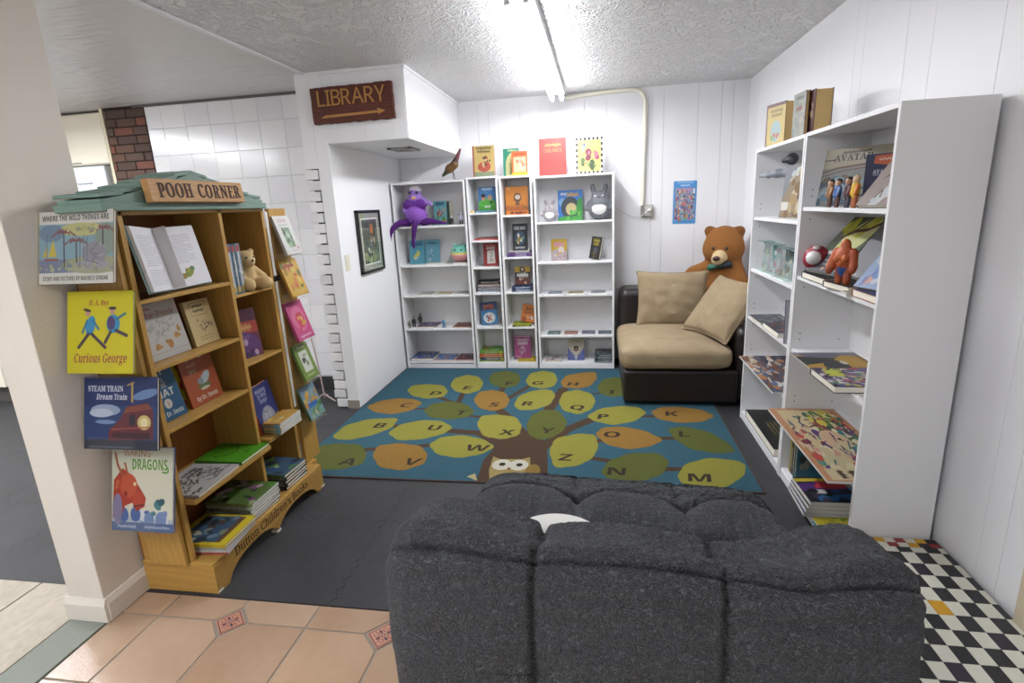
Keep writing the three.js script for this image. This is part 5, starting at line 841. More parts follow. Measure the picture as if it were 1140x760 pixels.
{ // sign on the roof
  const g = thing('wooden_sign', 'light wooden sign with dark carved lettering on the green roof', 'sign', [-1.672, 1.628, -2.118], Math.PI / 2);
  g.rotation.order = 'YXZ'; g.rotation.x = -0.12;
  part('board', bx(0.55, 0.088, 0.03, 0, 0.045, 0, 0.003, true), mat('#ffffff', 0.6, { map: TX.signWood }), g);
  letters('POOH CORNER', serif, 0.056, 0.002, mat('#3a1c10', 0.7), g, -0.235, 0.018, 0.0152, 0.485, 0.05, 0.76);
}
// books in the near pockets, facing the opening
const zp = -1.645, nearP = (label, box, y, t, c) => { const a = at(box[0], (box[1] + box[3]) / 2, 2, -1.64), b = at(box[2], (box[1] + box[3]) / 2, 2, -1.64), top = at((box[0] + box[2]) / 2, box[1], 2, -1.68).y; return book(label, [b.x - a.x, (top - y) / Math.cos(0.26), t], c, { p: [(a.x + b.x) / 2 , y, -1.612], lean: 0.26 }); };
nearP('picture book with pale palm trees and a yellow sailing boat on its cover', [41, 236, 127, 312], 1.355, 0.016, cell('#e4e2d8', '#8a7a5a', () => {
  rc(0, 0, 4, 100, '#a3987e'); rc(4, 18, 96, 66, '#8fb0bb'); rc(4, 66, 96, 18, '#7f86a0'); el(60, 26, 30, 9, '#c9c68a'); el(74, 74, 40, 12, '#a9ad8c'); el(20, 30, 16, 12, '#7c93a8'); el(90, 40, 14, 22, '#93a294');
  for (const [x, y, l] of [[36, 30, 46], [86, 26, 50], [52, 42, 34]]) { ln([x, y, x + 1, y + l], 1.6, '#4d4a52'); for (let k = 0; k < 7; k++) { const a = Math.PI * (0.05 + k * 0.15); ln([x, y, x + Math.cos(a) * 9, y - Math.sin(a) * 5, x + Math.cos(a) * 16, y - Math.sin(a) * 3 + 5], 1.6, '#8c5a5c'); } }
  pg([16, 62, 22, 38, 27, 62], '#d9c65a'); pg([8, 62, 15, 46, 15, 62], '#d4bf56'); ln([12, 66, 28, 66], 2.4, '#a8584a'); el(75, 60, 15, 17, '#9a97a0'); el(72, 74, 22, 6, '#a5a3aa');
  for (const [x, y] of [[62, 34], [66, 36], [57, 38], [14, 30]]) ln([x, y, x, y + 34], 1, '#6f7a86'); dabs(26, 6, 72, 92, 10, 3, ['#8f9a86', '#b4b692', '#7c86a4', '#a3a58a']); dabs(16, 40, 20, 40, 8, 3, ['#b9b97c', '#d2cc94', '#9aa48a']); strokes(14, 62, 46, 26, 26, 5, ['#8a8790', '#b4b1b8', '#7c7a84']); tx('WHERE THE WILD THINGS ARE', 51, 10, 8, '#3a352f', 'bold', 'sans-serif', 86); tx('STORY AND PICTURES BY MAURICE SENDAK', 51, 92, 6, '#4a453f', 'bold', 'sans-serif', 84);
}));
nearP('bright yellow picture book with red script lettering in a clear pocket', [72.5, 325, 146, 408], 1.025, 0.012, cell('#ddd21f', '#c9bd18', () => {
  tx('H. A. Rey', 48, 15, 6.5, '#a33a40', 'italic bold', 'serif', 30); tx('Curious George', 50, 81, 11, '#9a2f4a', 'italic bold', 'serif', 80);
  el(36, 42, 7, 12, '#3f9ac8', 0.3); el(70, 40, 10, 11, '#3f9ac8'); el(67, 39, 6, 8, '#5a4a7a'); el(32, 27, 4, 4, '#d8a890'); el(69, 25, 4, 4, '#d8a890'); el(31, 23.5, 6, 1.8, '#4a3440', 0.2); el(69, 21.5, 6, 1.8, '#4a3440'); ln([31, 36, 24, 50], 3, '#3a7aa0'); ln([40, 36, 48, 46], 3, '#3a7aa0'); ln([76, 34, 88, 28], 3, '#3a7aa0'); ln([33, 52, 18, 68], 4, '#4a3c50'); ln([38, 52, 58, 68], 4, '#4a3c50'); ln([66, 50, 58, 62], 4, '#4a3c50'); ln([74, 48, 90, 54], 4, '#4a3c50');
}));
nearP('dark blue picture book with red railway carriage in a clear pocket', [93, 420, 174, 494], 0.722, 0.014, cell('#2c4478', '#22345e', () => {
  rc(0, 0, 100, 40, '#27376c'); el(30, 46, 20, 8, '#9fb0cc'); el(24, 50, 16, 6, '#c3cde0'); el(84, 24, 18, 6, '#6f8cb8', -0.3); el(30, 62, 14, 3, '#7f9ac4'); rc(0, 86, 100, 14, '#2c3446');
  pg([48, 60, 60, 40, 88, 36, 94, 46, 94, 84, 34, 88, 34, 74], '#6a2f36'); pg([58, 42, 88, 36, 92, 44, 54, 50], '#8a4a3a'); rc(62, 52, 8, 14, '#2f2a3a'); el(82, 62, 9, 10, '#d8c27a'); el(82, 62, 5, 6, '#f0e6b4'); ln([66, 34, 66, 10], 3, '#b49a5a'); ln([60, 12, 68, 8], 2.4, '#b49a5a'); ln([38, 72, 90, 68], 1.4, '#b0584a'); rc(40, 76, 50, 8, '#4a2630');
  tx('STEAM TRAIN', 30, 17, 8, '#e9ecf2', 'bold', 'serif', 48); tx('Dream Train', 38, 28, 8, '#e9ecf2', 'italic bold', 'serif', 42); sc(6, 96, 60, 2, '#a8b4cc', 12);
}));
nearP('picture book with a red beast head and green title in the lowest near pocket', [121.5, 500, 189, 581], 0.37, 0.012, cell('#d9dcc4', '#5a7ab0', () => {
  el(66, 56, 40, 44, '#e9e6cf'); rc(0, 84, 100, 6, '#b9c6d0'); dabs(14, 10, 78, 84, 10, 8, ['#4f6fae', '#7f98c6', '#e2e6ea']); rc(0, 89, 100, 11, '#56709f'); pg([4, 40, 18, 26, 34, 34, 46, 48, 56, 60, 54, 70, 40, 76, 34, 66, 22, 70, 16, 84, 2, 84], '#b83a26'); el(28, 46, 14, 14, '#cf5a38'); el(44, 62, 10, 9, '#c84a2e'); ln([18, 34, 10, 22, 6, 8], 3.4, '#a8603a'); ln([26, 32, 22, 20], 3, '#a8603a'); el(38, 44, 2.4, 2.4, '#f0e2b0'); ln([36, 70, 52, 68], 1.6, '#5a1f1a'); dabs(8, 4, 40, 20, 40, 4, ['#9a2f22', '#d46a44', '#a8382a']); el(10, 74, 8, 18, '#8f86a8'); dabs(5, 66, 62, 16, 16, 5, ['#4f8a92', '#35606e', '#c9764a']);
  tx('WAKING', 42, 8, 8, '#a8603a', 'normal', 'sans-serif', 44); tx('DRAGONS', 62, 21, 13, '#5c9a34', 'bold', 'sans-serif', 58); ln([91, 24, 92, 28, 88, 30, 83, 29], 2, '#5c9a34'); sc(10, 94, 30, 4, '#c9d4e6', 6); sc(54, 94, 40, 4, '#c9d4e6', 7);
}));
// far pockets, facing the rug
const farP = (label, y, h, w, z, c, t = 0.016) => book(label, [w, h, t], c, { p: [-1.655, y, z], ry: Math.PI / 2, lean: 0.3 });
const FZ = TZ1 - 0.125;
farP('white storybook with green picture in the topmost far pocket of the display stand', 1.35, 0.215, 0.15, FZ, cell('#e6e4df', '#b8b2a8', () => { tx('BABAR', 48, 13, 9, '#c8888c', 'bold', 'serif', 50); sc(20, 24, 56, 4, '#9aa3a0', 8); rc(26, 31, 48, 50, '#7d9a78'); dabs(16, 30, 34, 40, 44, 7, ['#5f8a50', '#a9bca0', '#3f5a3c', '#c9d4c4']); sc(38, 90, 34, 4, '#a8a8a4', 6); el(84, 84, 4, 4, '#c9604a'); }));
farP('yellow storybook with orange figures in a far pocket of the display stand', 1.122, 0.21, 0.17, FZ, cell('#d9a62c', '#b8842a', () => { rc(8, 6, 84, 88, '#dcb23c'); dabs(20, 10, 14, 80, 74, 9, ['#c85a34', '#e6cf6a', '#b88a2a', '#d98a4a', '#6a7a34']); sc(24, 18, 50, 9, '#a83a2c'); }));
farP('bright pink storybook with a yellow figure in a far pocket of the display stand', 0.872, 0.225, 0.165, FZ, cell('#d04a86', '#b83a72', () => { el(50, 46, 38, 32, '#e0729c'); el(54, 50, 22, 20, '#d83a64'); dabs(8, 34, 34, 40, 40, 8, ['#e0a83a', '#c83a4a', '#e9c65a']); sc(16, 90, 66, 6, '#f0c8d8'); }));
farP('green storybook with a white picture in a far pocket of the display stand', 0.636, 0.215, 0.15, FZ, cell('#7f9a45', '#6a8438', () => { rc(22, 22, 56, 56, '#e2e6da'); sc(24, 12, 52, 7, '#dfe6c8'); dabs(8, 34, 30, 30, 40, 7, ['#4a4a44', '#8a9a7a']); sc(26, 88, 48, 5, '#cfdcae'); }));
farP('colourful storybook with a blue vehicle in the lowest far pocket of the display stand', 0.399, 0.2, 0.16, FZ, cell('#7aa0a8', '#5a7a50', () => { rc(0, 0, 100, 34, '#7fa0b4'); dabs(16, 6, 16, 88, 40, 10, ['#d9a03a', '#e0b44a', '#c8863a', '#8fb0bc']); rc(20, 52, 60, 14, '#2f72c0'); dabs(12, 4, 66, 92, 28, 9, ['#5a9a4c', '#7fae5a', '#3f7a3c', '#c9bfa0']); }));
// left column
const TF = Math.PI / 2, xt = -1.8;
const tw = (label, w, h, t, y, z, c, lean = 0.16, x = xt, o = {}) => book(label, [w, h, t], c, { p: [x, y, z], ry: TF + (o.ry || 0), lean, roll: o.roll }, o);
{ // open book
  const g = thing('open_book', 'large open storybook showing printed white pages in the display stand', 'book', [-1.765, 1.271, -1.97], TF);
  g.rotation.order = 'YXZ'; g.rotation.x = -0.2; g.position.y += 0.004;
  const ptex = (right) => canvasTex(256, 320, (c) => { cc = c; c.scale(2.56, 3.2); rc(0, 0, 100, 100, '#d9d8dc'); for (let i = 0; i < 15; i++) sc(14, 14 + i * 3.3, i % 5 === 4 ? 50 : 68, 1.6, '#8c8a94', 18); if (right) { el(52, 78, 13, 7, '#7f8a3c', -0.4); el(36, 83, 7, 5, '#8a7a34'); el(62, 72, 6, 4, '#5a7a4a'); dabs(6, 40, 72, 24, 12, 3, ['#a89a4a', '#6a7a3a']); } else for (let i = 0; i < 8; i++) sc(14, 68 + i * 3.2, 66, 1.6, '#8c8a94', 18); });
  const H = 0.265, mk = (s, wd, ang, m) => { const q = new THREE.Group(); const hl = new THREE.BoxGeometry(wd, H - 0.01, 0.012); hl.translate(s * wd / 2, H / 2, 0.004); hl.rotateY(-s * ang); return hl; };
  const edge = mat('#e3e2e4', 0.8);
  part('cover', [(() => { const q = bx(0.215, H, 0.004, 0.1075, H / 2, -0.006); q.rotateY(-0.1); return q; })(), (() => { const q = bx(0.215, H, 0.004, -0.1075, H / 2, -0.006); q.rotateY(0.4); return q; })()], mat('#7f9a9a', 0.5), g);
  part('page_block', mk(1, 0.205, 0.1), edge, g); part('page_block', mk(-1, 0.205, 0.4), edge, g);
  const pl = (s, ang, right) => { const q = new THREE.PlaneGeometry(0.2, H - 0.014); q.translate(s * 0.1025, H / 2, 0.0106); q.rotateY(-s * ang); return part('printed_page', q, mat('#ffffff', 0.8, { map: ptex(right) }), g); };
  pl(1, 0.1, true); pl(-1, 0.4, false);
  part('loose_page', (() => { const q = bx(0.05, H - 0.012, 0.0012, 0.025, H / 2, 0); q.rotateY(-1.2); q.translate(0, 0, 0.012); return q; })(), edge, g);
}
tw('white storybook with red serif title and small tan figures', 0.235, 0.235, 0.014, 1.0, -1.925, cell('#cfcac2', '#b8b2a8', () => { sc(12, 10, 30, 5, '#b8574a', 5); tx('the-Pooh', 54, 21, 10, '#a8473c', 'normal', 'serif', 70); for (const [x, y] of [[28, 46], [50, 40], [70, 44], [40, 58]]) strokes(5, x - 8, y - 8, 16, 16, 8, ['#b4afa6', '#a8a39a']); dabs(3, 28, 74, 8, 8, 6, ['#b8833a', '#c99a4a']); dabs(3, 54, 72, 8, 8, 6, ['#b8833a', '#c07a34']); dabs(3, 76, 64, 8, 8, 5, ['#b8833a', '#d0a44a']); dabs(2, 82, 50, 6, 8, 5, ['#b8833a']); rc(0, 88, 100, 1, '#b0aaa0'); }), 0.18);
tw('small cream storybook with black line drawing beside the white storybook', 0.155, 0.205, 0.02, 1.0, -2.15, cell('#d3b980', '#c4a86c', () => { cc.strokeStyle = '#6a5a36'; cc.lineWidth = 1; cc.strokeRect(20, 6, 60, 28); sc(30, 14, 40, 5, '#5a4c2c'); sc(28, 24, 44, 6, '#5a4c2c'); strokes(16, 22, 46, 60, 24, 7, ['#3a3426', '#5a523c', '#8a7a4c']); sc(26, 82, 50, 3, '#7a6a40'); sc(26, 88, 50, 3, '#7a6a40'); }), 0.16);
tw('blue storybook with white block title and round badge in the display stand', 0.165, 0.235, 0.014, 0.738, -1.87, cell('#1f5f86', '#164a6a', () => { tx('CAT', 44, 12, 13, '#e6e6e0', 'bold', 'sans-serif', 52); tx('IN', 54, 26, 9, '#e6e6e0', 'bold', 'sans-serif', 16); tx('THE', 54, 37, 9, '#e6e6e0', 'bold', 'sans-serif', 24); tx('HAT', 54, 51, 14, '#e6e6e0', 'bold', 'sans-serif', 58); el(52, 70, 12, 9, '#d9d6ca'); ln([52, 66, 52, 74], 2, '#c8584a'); tx('by Dr. Seuss', 54, 88, 9, '#eceae2', 'bold', 'sans-serif', 74); }), 0.2);
tw('yellow storybook half hidden behind the blue and orange ones', 0.16, 0.225, 0.012, 0.738, -1.985, cell('#d3c420', '#b8aa1a', () => { sc(56, 14, 30, 14, '#5a4a1c', 3); dabs(6, 50, 40, 44, 50, 9, ['#c84a2c', '#2a2a20', '#e6dc5a']); }), 0.13, -1.835);
tw('orange storybook with white script beside the yellow one in the display stand', 0.2, 0.235, 0.014, 0.738, -2.085, cell('#b1521f', '#94431a', () => { sc(18, 10, 30, 8, '#c9a086', 4); sc(20, 22, 26, 8, '#c9a086', 3); sc(20, 34, 22, 8, '#c9a086', 3); el(66, 6, 9, 7, '#c2c6c4'); el(62, 52, 18, 9, '#b8c4c8', -0.5); el(46, 56, 9, 6, '#8f9aa0'); el(54, 66, 20, 4, '#5f7a4a'); el(54, 71, 14, 3, '#d9cfb4'); tx('by Dr. Seuss', 52, 87, 9, '#e6dcd0', 'bold', 'sans-serif', 66); }), 0.17);
// flat on the lower shelf
book('white flat picture book covered in small black line drawings', [0.285, 0.235, 0.012], cell('#d9d6d0', '#c9c5be', () => { for (let i = 0; i < 4; i++) sc(10 + (i % 2) * 40, 14 + i * 6, 34, 9, '#33302c', 4); strokes(60, 8, 30, 84, 56, 8, ['#4a4844', '#6a6862', '#33312e', '#8a8882']); }), { p: [-1.79, 0.425, -1.915], flat: 1, ry: TF + 0.05 });
book('bright green flat picture book on the lower shelf of the display stand', [0.225, 0.25, 0.016], cell('#57ab1e', '#4a9a18', () => { cc.strokeStyle = '#2f5a1c'; cc.lineWidth = 3; cc.beginPath(); cc.arc(50, 30, 26, 0.3, 2.9); cc.stroke(); ln([24, 30, 14, 36], 4, '#2f5a1c'); ln([76, 26, 84, 40], 4, '#2f5a1c'); sc(44, 78, 20, 7, '#2f5a1c', 3); }), { p: [-1.8, 0.425, -2.185], flat: 1, ry: TF });
{ // piles on the base
  const p1 = [['red-edged booklet lowest in the pile with the yellow-framed book', '#b8574a'], ['white booklet in the pile with the yellow-framed book', '#d9d9d6'], ['grey booklet in the pile with the yellow-framed book', '#a8b0b0'], ['yellow-framed nature picture book on top of its pile', '#dcc42a']]; let y = 0.142;
  p1.forEach(([l, c], i) => { const t = i === 3 ? 0.016 : 0.013; book(l, [0.23, 0.26, t], cell(c, i === 3 ? '#d6be28' : c, () => { if (i < 3) return dabs(10, 10, 10, 80, 80, 9, [c, '#8a8a84']); rc(8, 9, 84, 76, '#4a6a86'); dabs(22, 12, 12, 76, 66, 9, ['#3a4a56', '#7f9ab0', '#5a4a3c', '#9aa88a', '#2f3a40', '#c9c0a4']); rc(8, 76, 84, 9, '#6a4a34'); }), { p: [-1.745 + i * 0.004, y, -1.9], flat: 1, ry: TF + 0.12 - i * 0.03 }, { soft: i < 3 ? 1 : 0 }); y += t; });
  y = 0.142; const nm = ['dark green', 'olive', 'white', 'moss green', 'pale grey', 'green and pink'];
  nm.forEach((n, i) => { const t = 0.0155, c = ['#2f3a26', '#4a4a2c', '#d0d0c8', '#5a6a3c', '#b8bcae', '#6a8a3a'][i]; book(`${n} picture book in the pile at the middle of the stand base`, [0.22, 0.25, t], i === 5 ? cell('#5f7f3c', '#8a9a5a', () => { dabs(26, 4, 6, 92, 88, 10, ['#8a5a7a', '#3a4a2c', '#a8b48c', '#5a9a3c', '#2c3024', '#c9a8b8']); sc(10, 12, 40, 9, '#d9d6d0', 4); }) : cell(c, c, null, () => sc(10, 50, 70, 40, '#a8a890', 7)), { p: [-1.765, y, -2.15 - i * 0.001], flat: 1, ry: TF - 0.05 + (i % 3) * 0.03 }, { soft: i % 2 }); y += t; });
  y = 0.142; ['black', 'navy', 'white-paged', 'dark grey', 'green and blue'].forEach((n, i) => { const t = 0.018, c = ['#1f1f24', '#252c44', '#33383c', '#3a3f40', '#4a7a4a'][i]; book(`${n} picture book in the pile at the far end of the stand base`, [0.2, 0.24, t], i === 4 ? cell('#4a6a86', '#5a7a4c', () => { dabs(24, 4, 6, 92, 88, 10, ['#2f5a9a', '#6a9a3c', '#9ac04a', '#2a3a4a', '#c9d6a8', '#3a3a34']); }) : cell(c, c, null, () => sc(10, 50, 70, 40, '#8a8a90', 7)), { p: [-1.765, y, -2.44], flat: 1, ry: TF - 0.04 + (i % 2) * 0.05 }); y += t; });
}
// right column
[[-2.314, '#6a86a0', 'blue and white paperback with spine out beside the pale teddy'], [-2.347, '#4a6a8c', 'dark blue paperback with spine out beside the pale teddy'], [-2.38, '#7fa0b4', 'light blue paperback with spine out, touching the pale teddy']].forEach(([z, c, l], i) => book(l, [0.16, 0.24, 0.031], cell(c, c, () => dabs(8, 10, 10, 80, 80, 9, ['#d9dcd6', '#c9a04a']), () => { rc(0, 0, 100, 100, i === 1 ? '#2f5f7a' : '#7a92a8'); sc(20, 50, 60, 50, '#e6e4da', 8); rc(4, 10, 12, 80, '#d6b45a'); rc(84, 10, 12, 80, '#b85a4a'); }), { p: [-1.812, 1.2, z], ry: Math.PI }));
{ const F = '#c4a878'; const g = thing('teddy_bear', 'small pale tan teddy bear sitting in the display stand', 'teddy bear', [-1.785, 1.2, -2.492], TF * 0.75); g.scale.setScalar(1.08);
  part('body', blob([[0, 0.05, 0, 0.045, 0, 0.085, 0, 0.036, F], ball(0, 0.142, 0.008, 0.042, F), ball(-0.036, 0.176, 0, 0.014, F), ball(0.036, 0.176, 0, 0.014, F), [-0.03, 0.03, 0.02, 0.025, -0.045, 0.03, 0.075, 0.03, F], [0.03, 0.03, 0.02, 0.025, 0.045, 0.03, 0.075, 0.03, F], [-0.035, 0.095, 0, 0.018, -0.06, 0.055, 0.03, 0.02, F], [0.035, 0.095, 0, 0.018, 0.06, 0.055, 0.03, 0.02, F], ball(0, 0.132, 0.045, 0.02, '#d4bc90')], 0.014, 56), plushM, g);
  for (const e of [-1, 1]) addBall(g, 'eye', e * 0.017, 0.152, 0.045, 0.005, MT.black); addBall(g, 'nose', 0, 0.138, 0.065, 0.006, mat('#4a3426', 0.5)); }
tw('red and purple picture book leaning against the divider of the display stand', 0.2, 0.25, 0.012, 0.855, -2.4, cell('#7a2f4a', '#b84a3a', () => { rc(0, 0, 100, 26, '#5a2440'); rc(0, 26, 100, 24, '#b8442f'); sc(18, 38, 64, 12, '#e2b06a', 6); el(50, 76, 46, 30, '#6a3f80'); dabs(10, 10, 56, 80, 40, 9, ['#c9b0c8', '#8a5a9a', '#4a2a5c', '#e2d6dc']); }), 0.14, -1.8, { ry: -0.35 });
tw('dark blue storybook with a big grey figure on a pile of readers', 0.2, 0.245, 0.02, 0.456, -2.44, cell('#2c3478', '#c8583a', () => { tx('Waiting', 50, 14, 9, '#dfe2ee', 'normal', 'sans-serif', 50); tx('Is Not', 50, 25, 9, '#dfe2ee', 'normal', 'sans-serif', 42); tx('Easy!', 50, 36, 9, '#dfe2ee', 'normal', 'sans-serif', 36); el(50, 82, 32, 32, '#a3a6b4'); el(40, 70, 8, 8, '#b8bac4'); el(60, 70, 8, 8, '#b8bac4'); ln([34, 58, 48, 62], 1.4, '#5a5c6a'); el(92, 92, 14, 16, '#c9a23a'); }), 0.2, -1.752, { ry: 0.1 });
{ const c = ['#c9b25a', '#8fb0a0', '#d6c06a', '#7fa6b4', '#d0a04a'], n = ['mustard', 'sage', 'straw yellow', 'pale blue', 'ochre']; let y = 0.456;
  c.forEach((k, i) => { const t = 0.0125; book(`${n[i]} thin reader in the pile under the dark blue storybook`, [0.2, 0.1, t], cell(k, k, () => dabs(10, 6, 10, 88, 80, 9, ['#e2c86a', '#c8a03a', '#e9e2c0']), () => { rc(8, 10, 26, 80, '#5f9ab0'); sc(40, 50, 50, 40, '#7a5a2c', 6); }), { p: [-1.69, y, -2.45], flat: 1, ry: TF + (i % 3) * 0.03 }, { soft: 1 }); y += t; }); }
// thin wire stand behind the far pockets
{ const p = at(362, 445, 1, 0); const g = thing('wire_stand', 'thin pinkish wire floor stand behind the display stand', 'stand', [p.x, 0, p.z]);
  const m = mat('#c9b4b0', 0.4); part('pole', tube([[0, 0.02, 0], [-0.02, 0.3, 0], [-0.06, 0.62, 0]], 0.006, 8), m, g);
  for (const a of [0.3, 2.4, 4.4]) part('foot', tube([[0, 0.06, 0], [Math.cos(a) * 0.06, 0.03, Math.sin(a) * 0.06], [Math.cos(a) * 0.12, 0.007, Math.sin(a) * 0.12]], 0.006, 8), m, g); }

// ---------------------------------------------------------------- cushions
function gridSurf(nu, nv, f, closeU = false) {          // f(u, v) -> [x, y, z, s, t], u and v 0..1
  const P = [], U = [], I = [];
  for (let i = 0; i <= nu; i++) for (let j = 0; j <= nv; j++) { const q = f(i / nu, j / nv); P.push(q[0], q[1], q[2]); U.push(q[3], q[4]); }
  for (let i = 0; i < nu; i++) for (let j = 0; j < nv; j++) { const a = i * (nv + 1) + j, b = a + nv + 1; I.push(a, b, a + 1, b, b + 1, a + 1); }
  const g = new THREE.BufferGeometry(); g.setAttribute('position', new THREE.Float32BufferAttribute(P, 3)); g.setAttribute('uv', new THREE.Float32BufferAttribute(U, 2)); g.setIndex(I);
  // normals shared across the seam of the closed direction
  const w = new THREE.BufferGeometry(); w.setAttribute('position', new THREE.Float32BufferAttribute(P, 3)); w.setIndex(I); const m = mergeVertices(w, 1e-5); m.computeVertexNormals();
  const key = (x, y, z) => Math.round(x * 1e5) + ',' + Math.round(y * 1e5) + ',' + Math.round(z * 1e5), mp = new Map(), mpz = m.attributes.position, mn = m.attributes.normal;
  for (let i = 0; i < mpz.count; i++) mp.set(key(mpz.getX(i), mpz.getY(i), mpz.getZ(i)), i);
  const N = new Float32Array(P.length); for (let i = 0; i < P.length / 3; i++) { const k = mp.get(key(P[i * 3], P[i * 3 + 1], P[i * 3 + 2])); if (k === undefined) { N[i * 3 + 1] = 1; continue; } N[i * 3] = mn.getX(k); N[i * 3 + 1] = mn.getY(k); N[i * 3 + 2] = mn.getZ(k); }
  g.setAttribute('normal', new THREE.BufferAttribute(N, 3)); return g;
}
const sp = (v, e) => Math.sign(v) * Math.pow(Math.abs(v), e);
function pillowGeo(w, h, t, seedN = 0) {
  const n = 44, face = s => gridSurf(n, n, (a, b) => {
    const u = (s > 0 ? a : 1 - a) * 2 - 1, v = b * 2 - 1, e = Math.pow(Math.max(0, (1 - u * u) * (1 - v * v)), 0.36);
    const wr = pn.noise(u * 2.2 + seedN, v * 2.6, s * 3 + seedN) * 0.1 + pn.noise(u * 5 + seedN, v * 3 + 4, s) * 0.05 * (1 - e * 0.4);
    return [u * w / 2 * (1 - 0.07 * (1 - v * v)), v * h / 2 * (1 - 0.07 * (1 - u * u)), s * t / 2 * e * (1 + wr * 1.6), u * w / 2, v * h / 2];
  });
  return [face(1), face(-1)];
}
function pillowPiping(w, h, r) { const P = []; for (let k = 0; k < 4; k++) for (let i = 0; i < 12; i++) { const q = i / 12 * 2 - 1, c = 0.93 + 0.07 * q * q; const e = [[q * w / 2, -h / 2 * c], [w / 2 * c, q * h / 2], [-q * w / 2, h / 2 * c], [-w / 2 * c, -q * h / 2]][k]; P.push(new THREE.Vector3(e[0], e[1], 0)); } return new THREE.TubeGeometry(new THREE.CatmullRomCurve3(P, true), 120, r, 7, true); }

// ---------------------------------------------------------------- leather corner chair with suede cushions
{
  const g = thing('corner_chair', 'dark brown leather corner chair with beige suede seat beside the bookcases', 'chair', [0.73, 0.0085, -4.68]);
  const X = x => x - 0.73, Z = z => z + 4.68, L = MT.leather;
  const rb = (name, x0, x1, y0, y1, z0, z1, r) => part(name, bx(x1 - x0, y1 - y0, z1 - z0, X((x0 + x1) / 2), (y0 + y1) / 2, Z((z0 + z1) / 2), r), L, g);
  rb('base', 0.175, 1.02, 0.02, 0.28, -5.28, -4.01, 0.025);
  rb('backrest', 0.175, 1.0, 0.25, 0.765, -5.29, -4.93, 0.07); rb('side_backrest', 0.995, 1.29, 0.02, 0.60, -5.29, -4.03, 0.06);
  for (const [x, z] of [[0.22, -4.11], [1.2, -4.11], [0.22, -5.2], [1.2, -5.2]]) part('foot', cyl(0.022, 0.026, 0.022, X(x), 0.011, Z(z)), MT.black, g);
  const c = gridSurf(90, 60, (a, b) => { // puffed seat cushion
    const th = a * 2 * Math.PI, ph = (b - 0.5) * Math.PI, e1 = 0.2, e2 = 0.38, x = sp(Math.cos(th), e1) * sp(Math.cos(ph), e2), z = sp(Math.sin(th), e1) * sp(Math.cos(ph), e2), y = sp(Math.sin(ph), 0.5);
    const wv = y > 0 ? 0.02 * pn.noise(x * 2, z * 2, 1) + 0.03 * (1 - x * x) * (1 - z * z) : 0.01 * pn.noise(x * 6, y * 3, z * 6);
    return [X(0.567 + x * 0.42), 0.37 + y * 0.1 + wv, Z(-4.46 + z * 0.47), x * 0.42 + y * 0.1, z * 0.46 + y * 0.13];
  }); part('seat_cushion', c, MT.suede, g);
}
function pillow(label, w, h, t, pos, rot, sd) {
  const g = thing('throw_pillow', label, 'pillow', pos); g.rotation.order = 'YXZ'; g.rotation.set(...rot);
  part('cover', pillowGeo(w, h, t, sd).map(q => q), MT.suede, g); part('piping', pillowPiping(w, h, 0.005), MT.suede, g); return g;
}
pillow('large square beige suede pillow leaning upright on the leather backrest', 0.6, 0.49, 0.19, [0.62, 0.70, -4.80], [-0.2, 0.02, -0.02], 2);
{ const q = pillow('beige suede pillow leaning sideways in front of the bear', 0.5, 0.53, 0.18, [0.955, 0.70, -4.36], [0, 0, 0], 7);
  q.quaternion.setFromRotationMatrix(new THREE.Matrix4().makeBasis(new THREE.Vector3(0.497, -0.086, 0.864).normalize(), new THREE.Vector3(0.562, 0.775, -0.29).normalize(), new THREE.Vector3(-0.645, 0.63, 0.433).normalize())); }
{ // big bear in the corner
  const F = '#8f5c2a', D = '#7c4c20';
  const g = thing('teddy_bear', 'large brown teddy bear with a cream muzzle slumped in the corner', 'teddy bear', [1.09, 0.612, -5.05], -0.42); g.scale.setScalar(0.88);
  const m = mat('#ffffff', 1, { vertexColors: true, bumpMap: TX.fur, bumpScale: 0.006 });
  part('body', blob([[0, 0.16, 0.0, 0.16, 0, 0.34, -0.02, 0.14, F], [0, 0.56, 0.0, 0.165, 0.0, 0.62, -0.01, 0.165, F], [-0.05, 0.56, 0.02, 0.15, 0.05, 0.56, 0.02, 0.15, F], ball(-0.15, 0.735, -0.02, 0.05, D), ball(0.14, 0.73, -0.02, 0.05, D), [-0.1, 0.38, 0, 0.09, -0.27, 0.3, 0.05, 0.075, F], [-0.27, 0.3, 0.05, 0.075, -0.36, 0.2, 0.12, 0.075, F], [0.1, 0.38, 0.02, 0.095, 0.18, 0.22, 0.1, 0.09, F], [0.18, 0.22, 0.1, 0.09, 0.1, 0.12, 0.22, 0.085, F], [-0.1, 0.1, 0.06, 0.09, -0.16, 0.1, 0.26, 0.085, F], [0.1, 0.1, 0.06, 0.09, 0.16, 0.1, 0.26, 0.085, F]], 0.05, 76), m, g);
  part('muzzle', blob([[0, 0.5, 0.14, 0.076, -0.01, 0.475, 0.2, 0.06, '#cdb48a']], 0.02, 40), plushM, g);
  addBall(g, 'nose', -0.01, 0.485, 0.262, 0.03, mat('#3a231c', 0.4), 1.2, 0.85, 0.7);
  for (const e of [-1, 1]) addBall(g, 'eye', e * 0.062, 0.575, 0.172, 0.016, mat('#160e0a', 0.2));
  const bow = part('bow', blob([[-0.02, 0.405, 0.15, 0.03, -0.085, 0.385, 0.155, 0.034, '#1f5a48'], [0.02, 0.405, 0.15, 0.03, 0.085, 0.42, 0.145, 0.034, '#182a34'], ball(0, 0.405, 0.165, 0.026, '#1a3a36')], 0.012, 44), mat('#ffffff', 0.45, { vertexColors: true }), g);
}

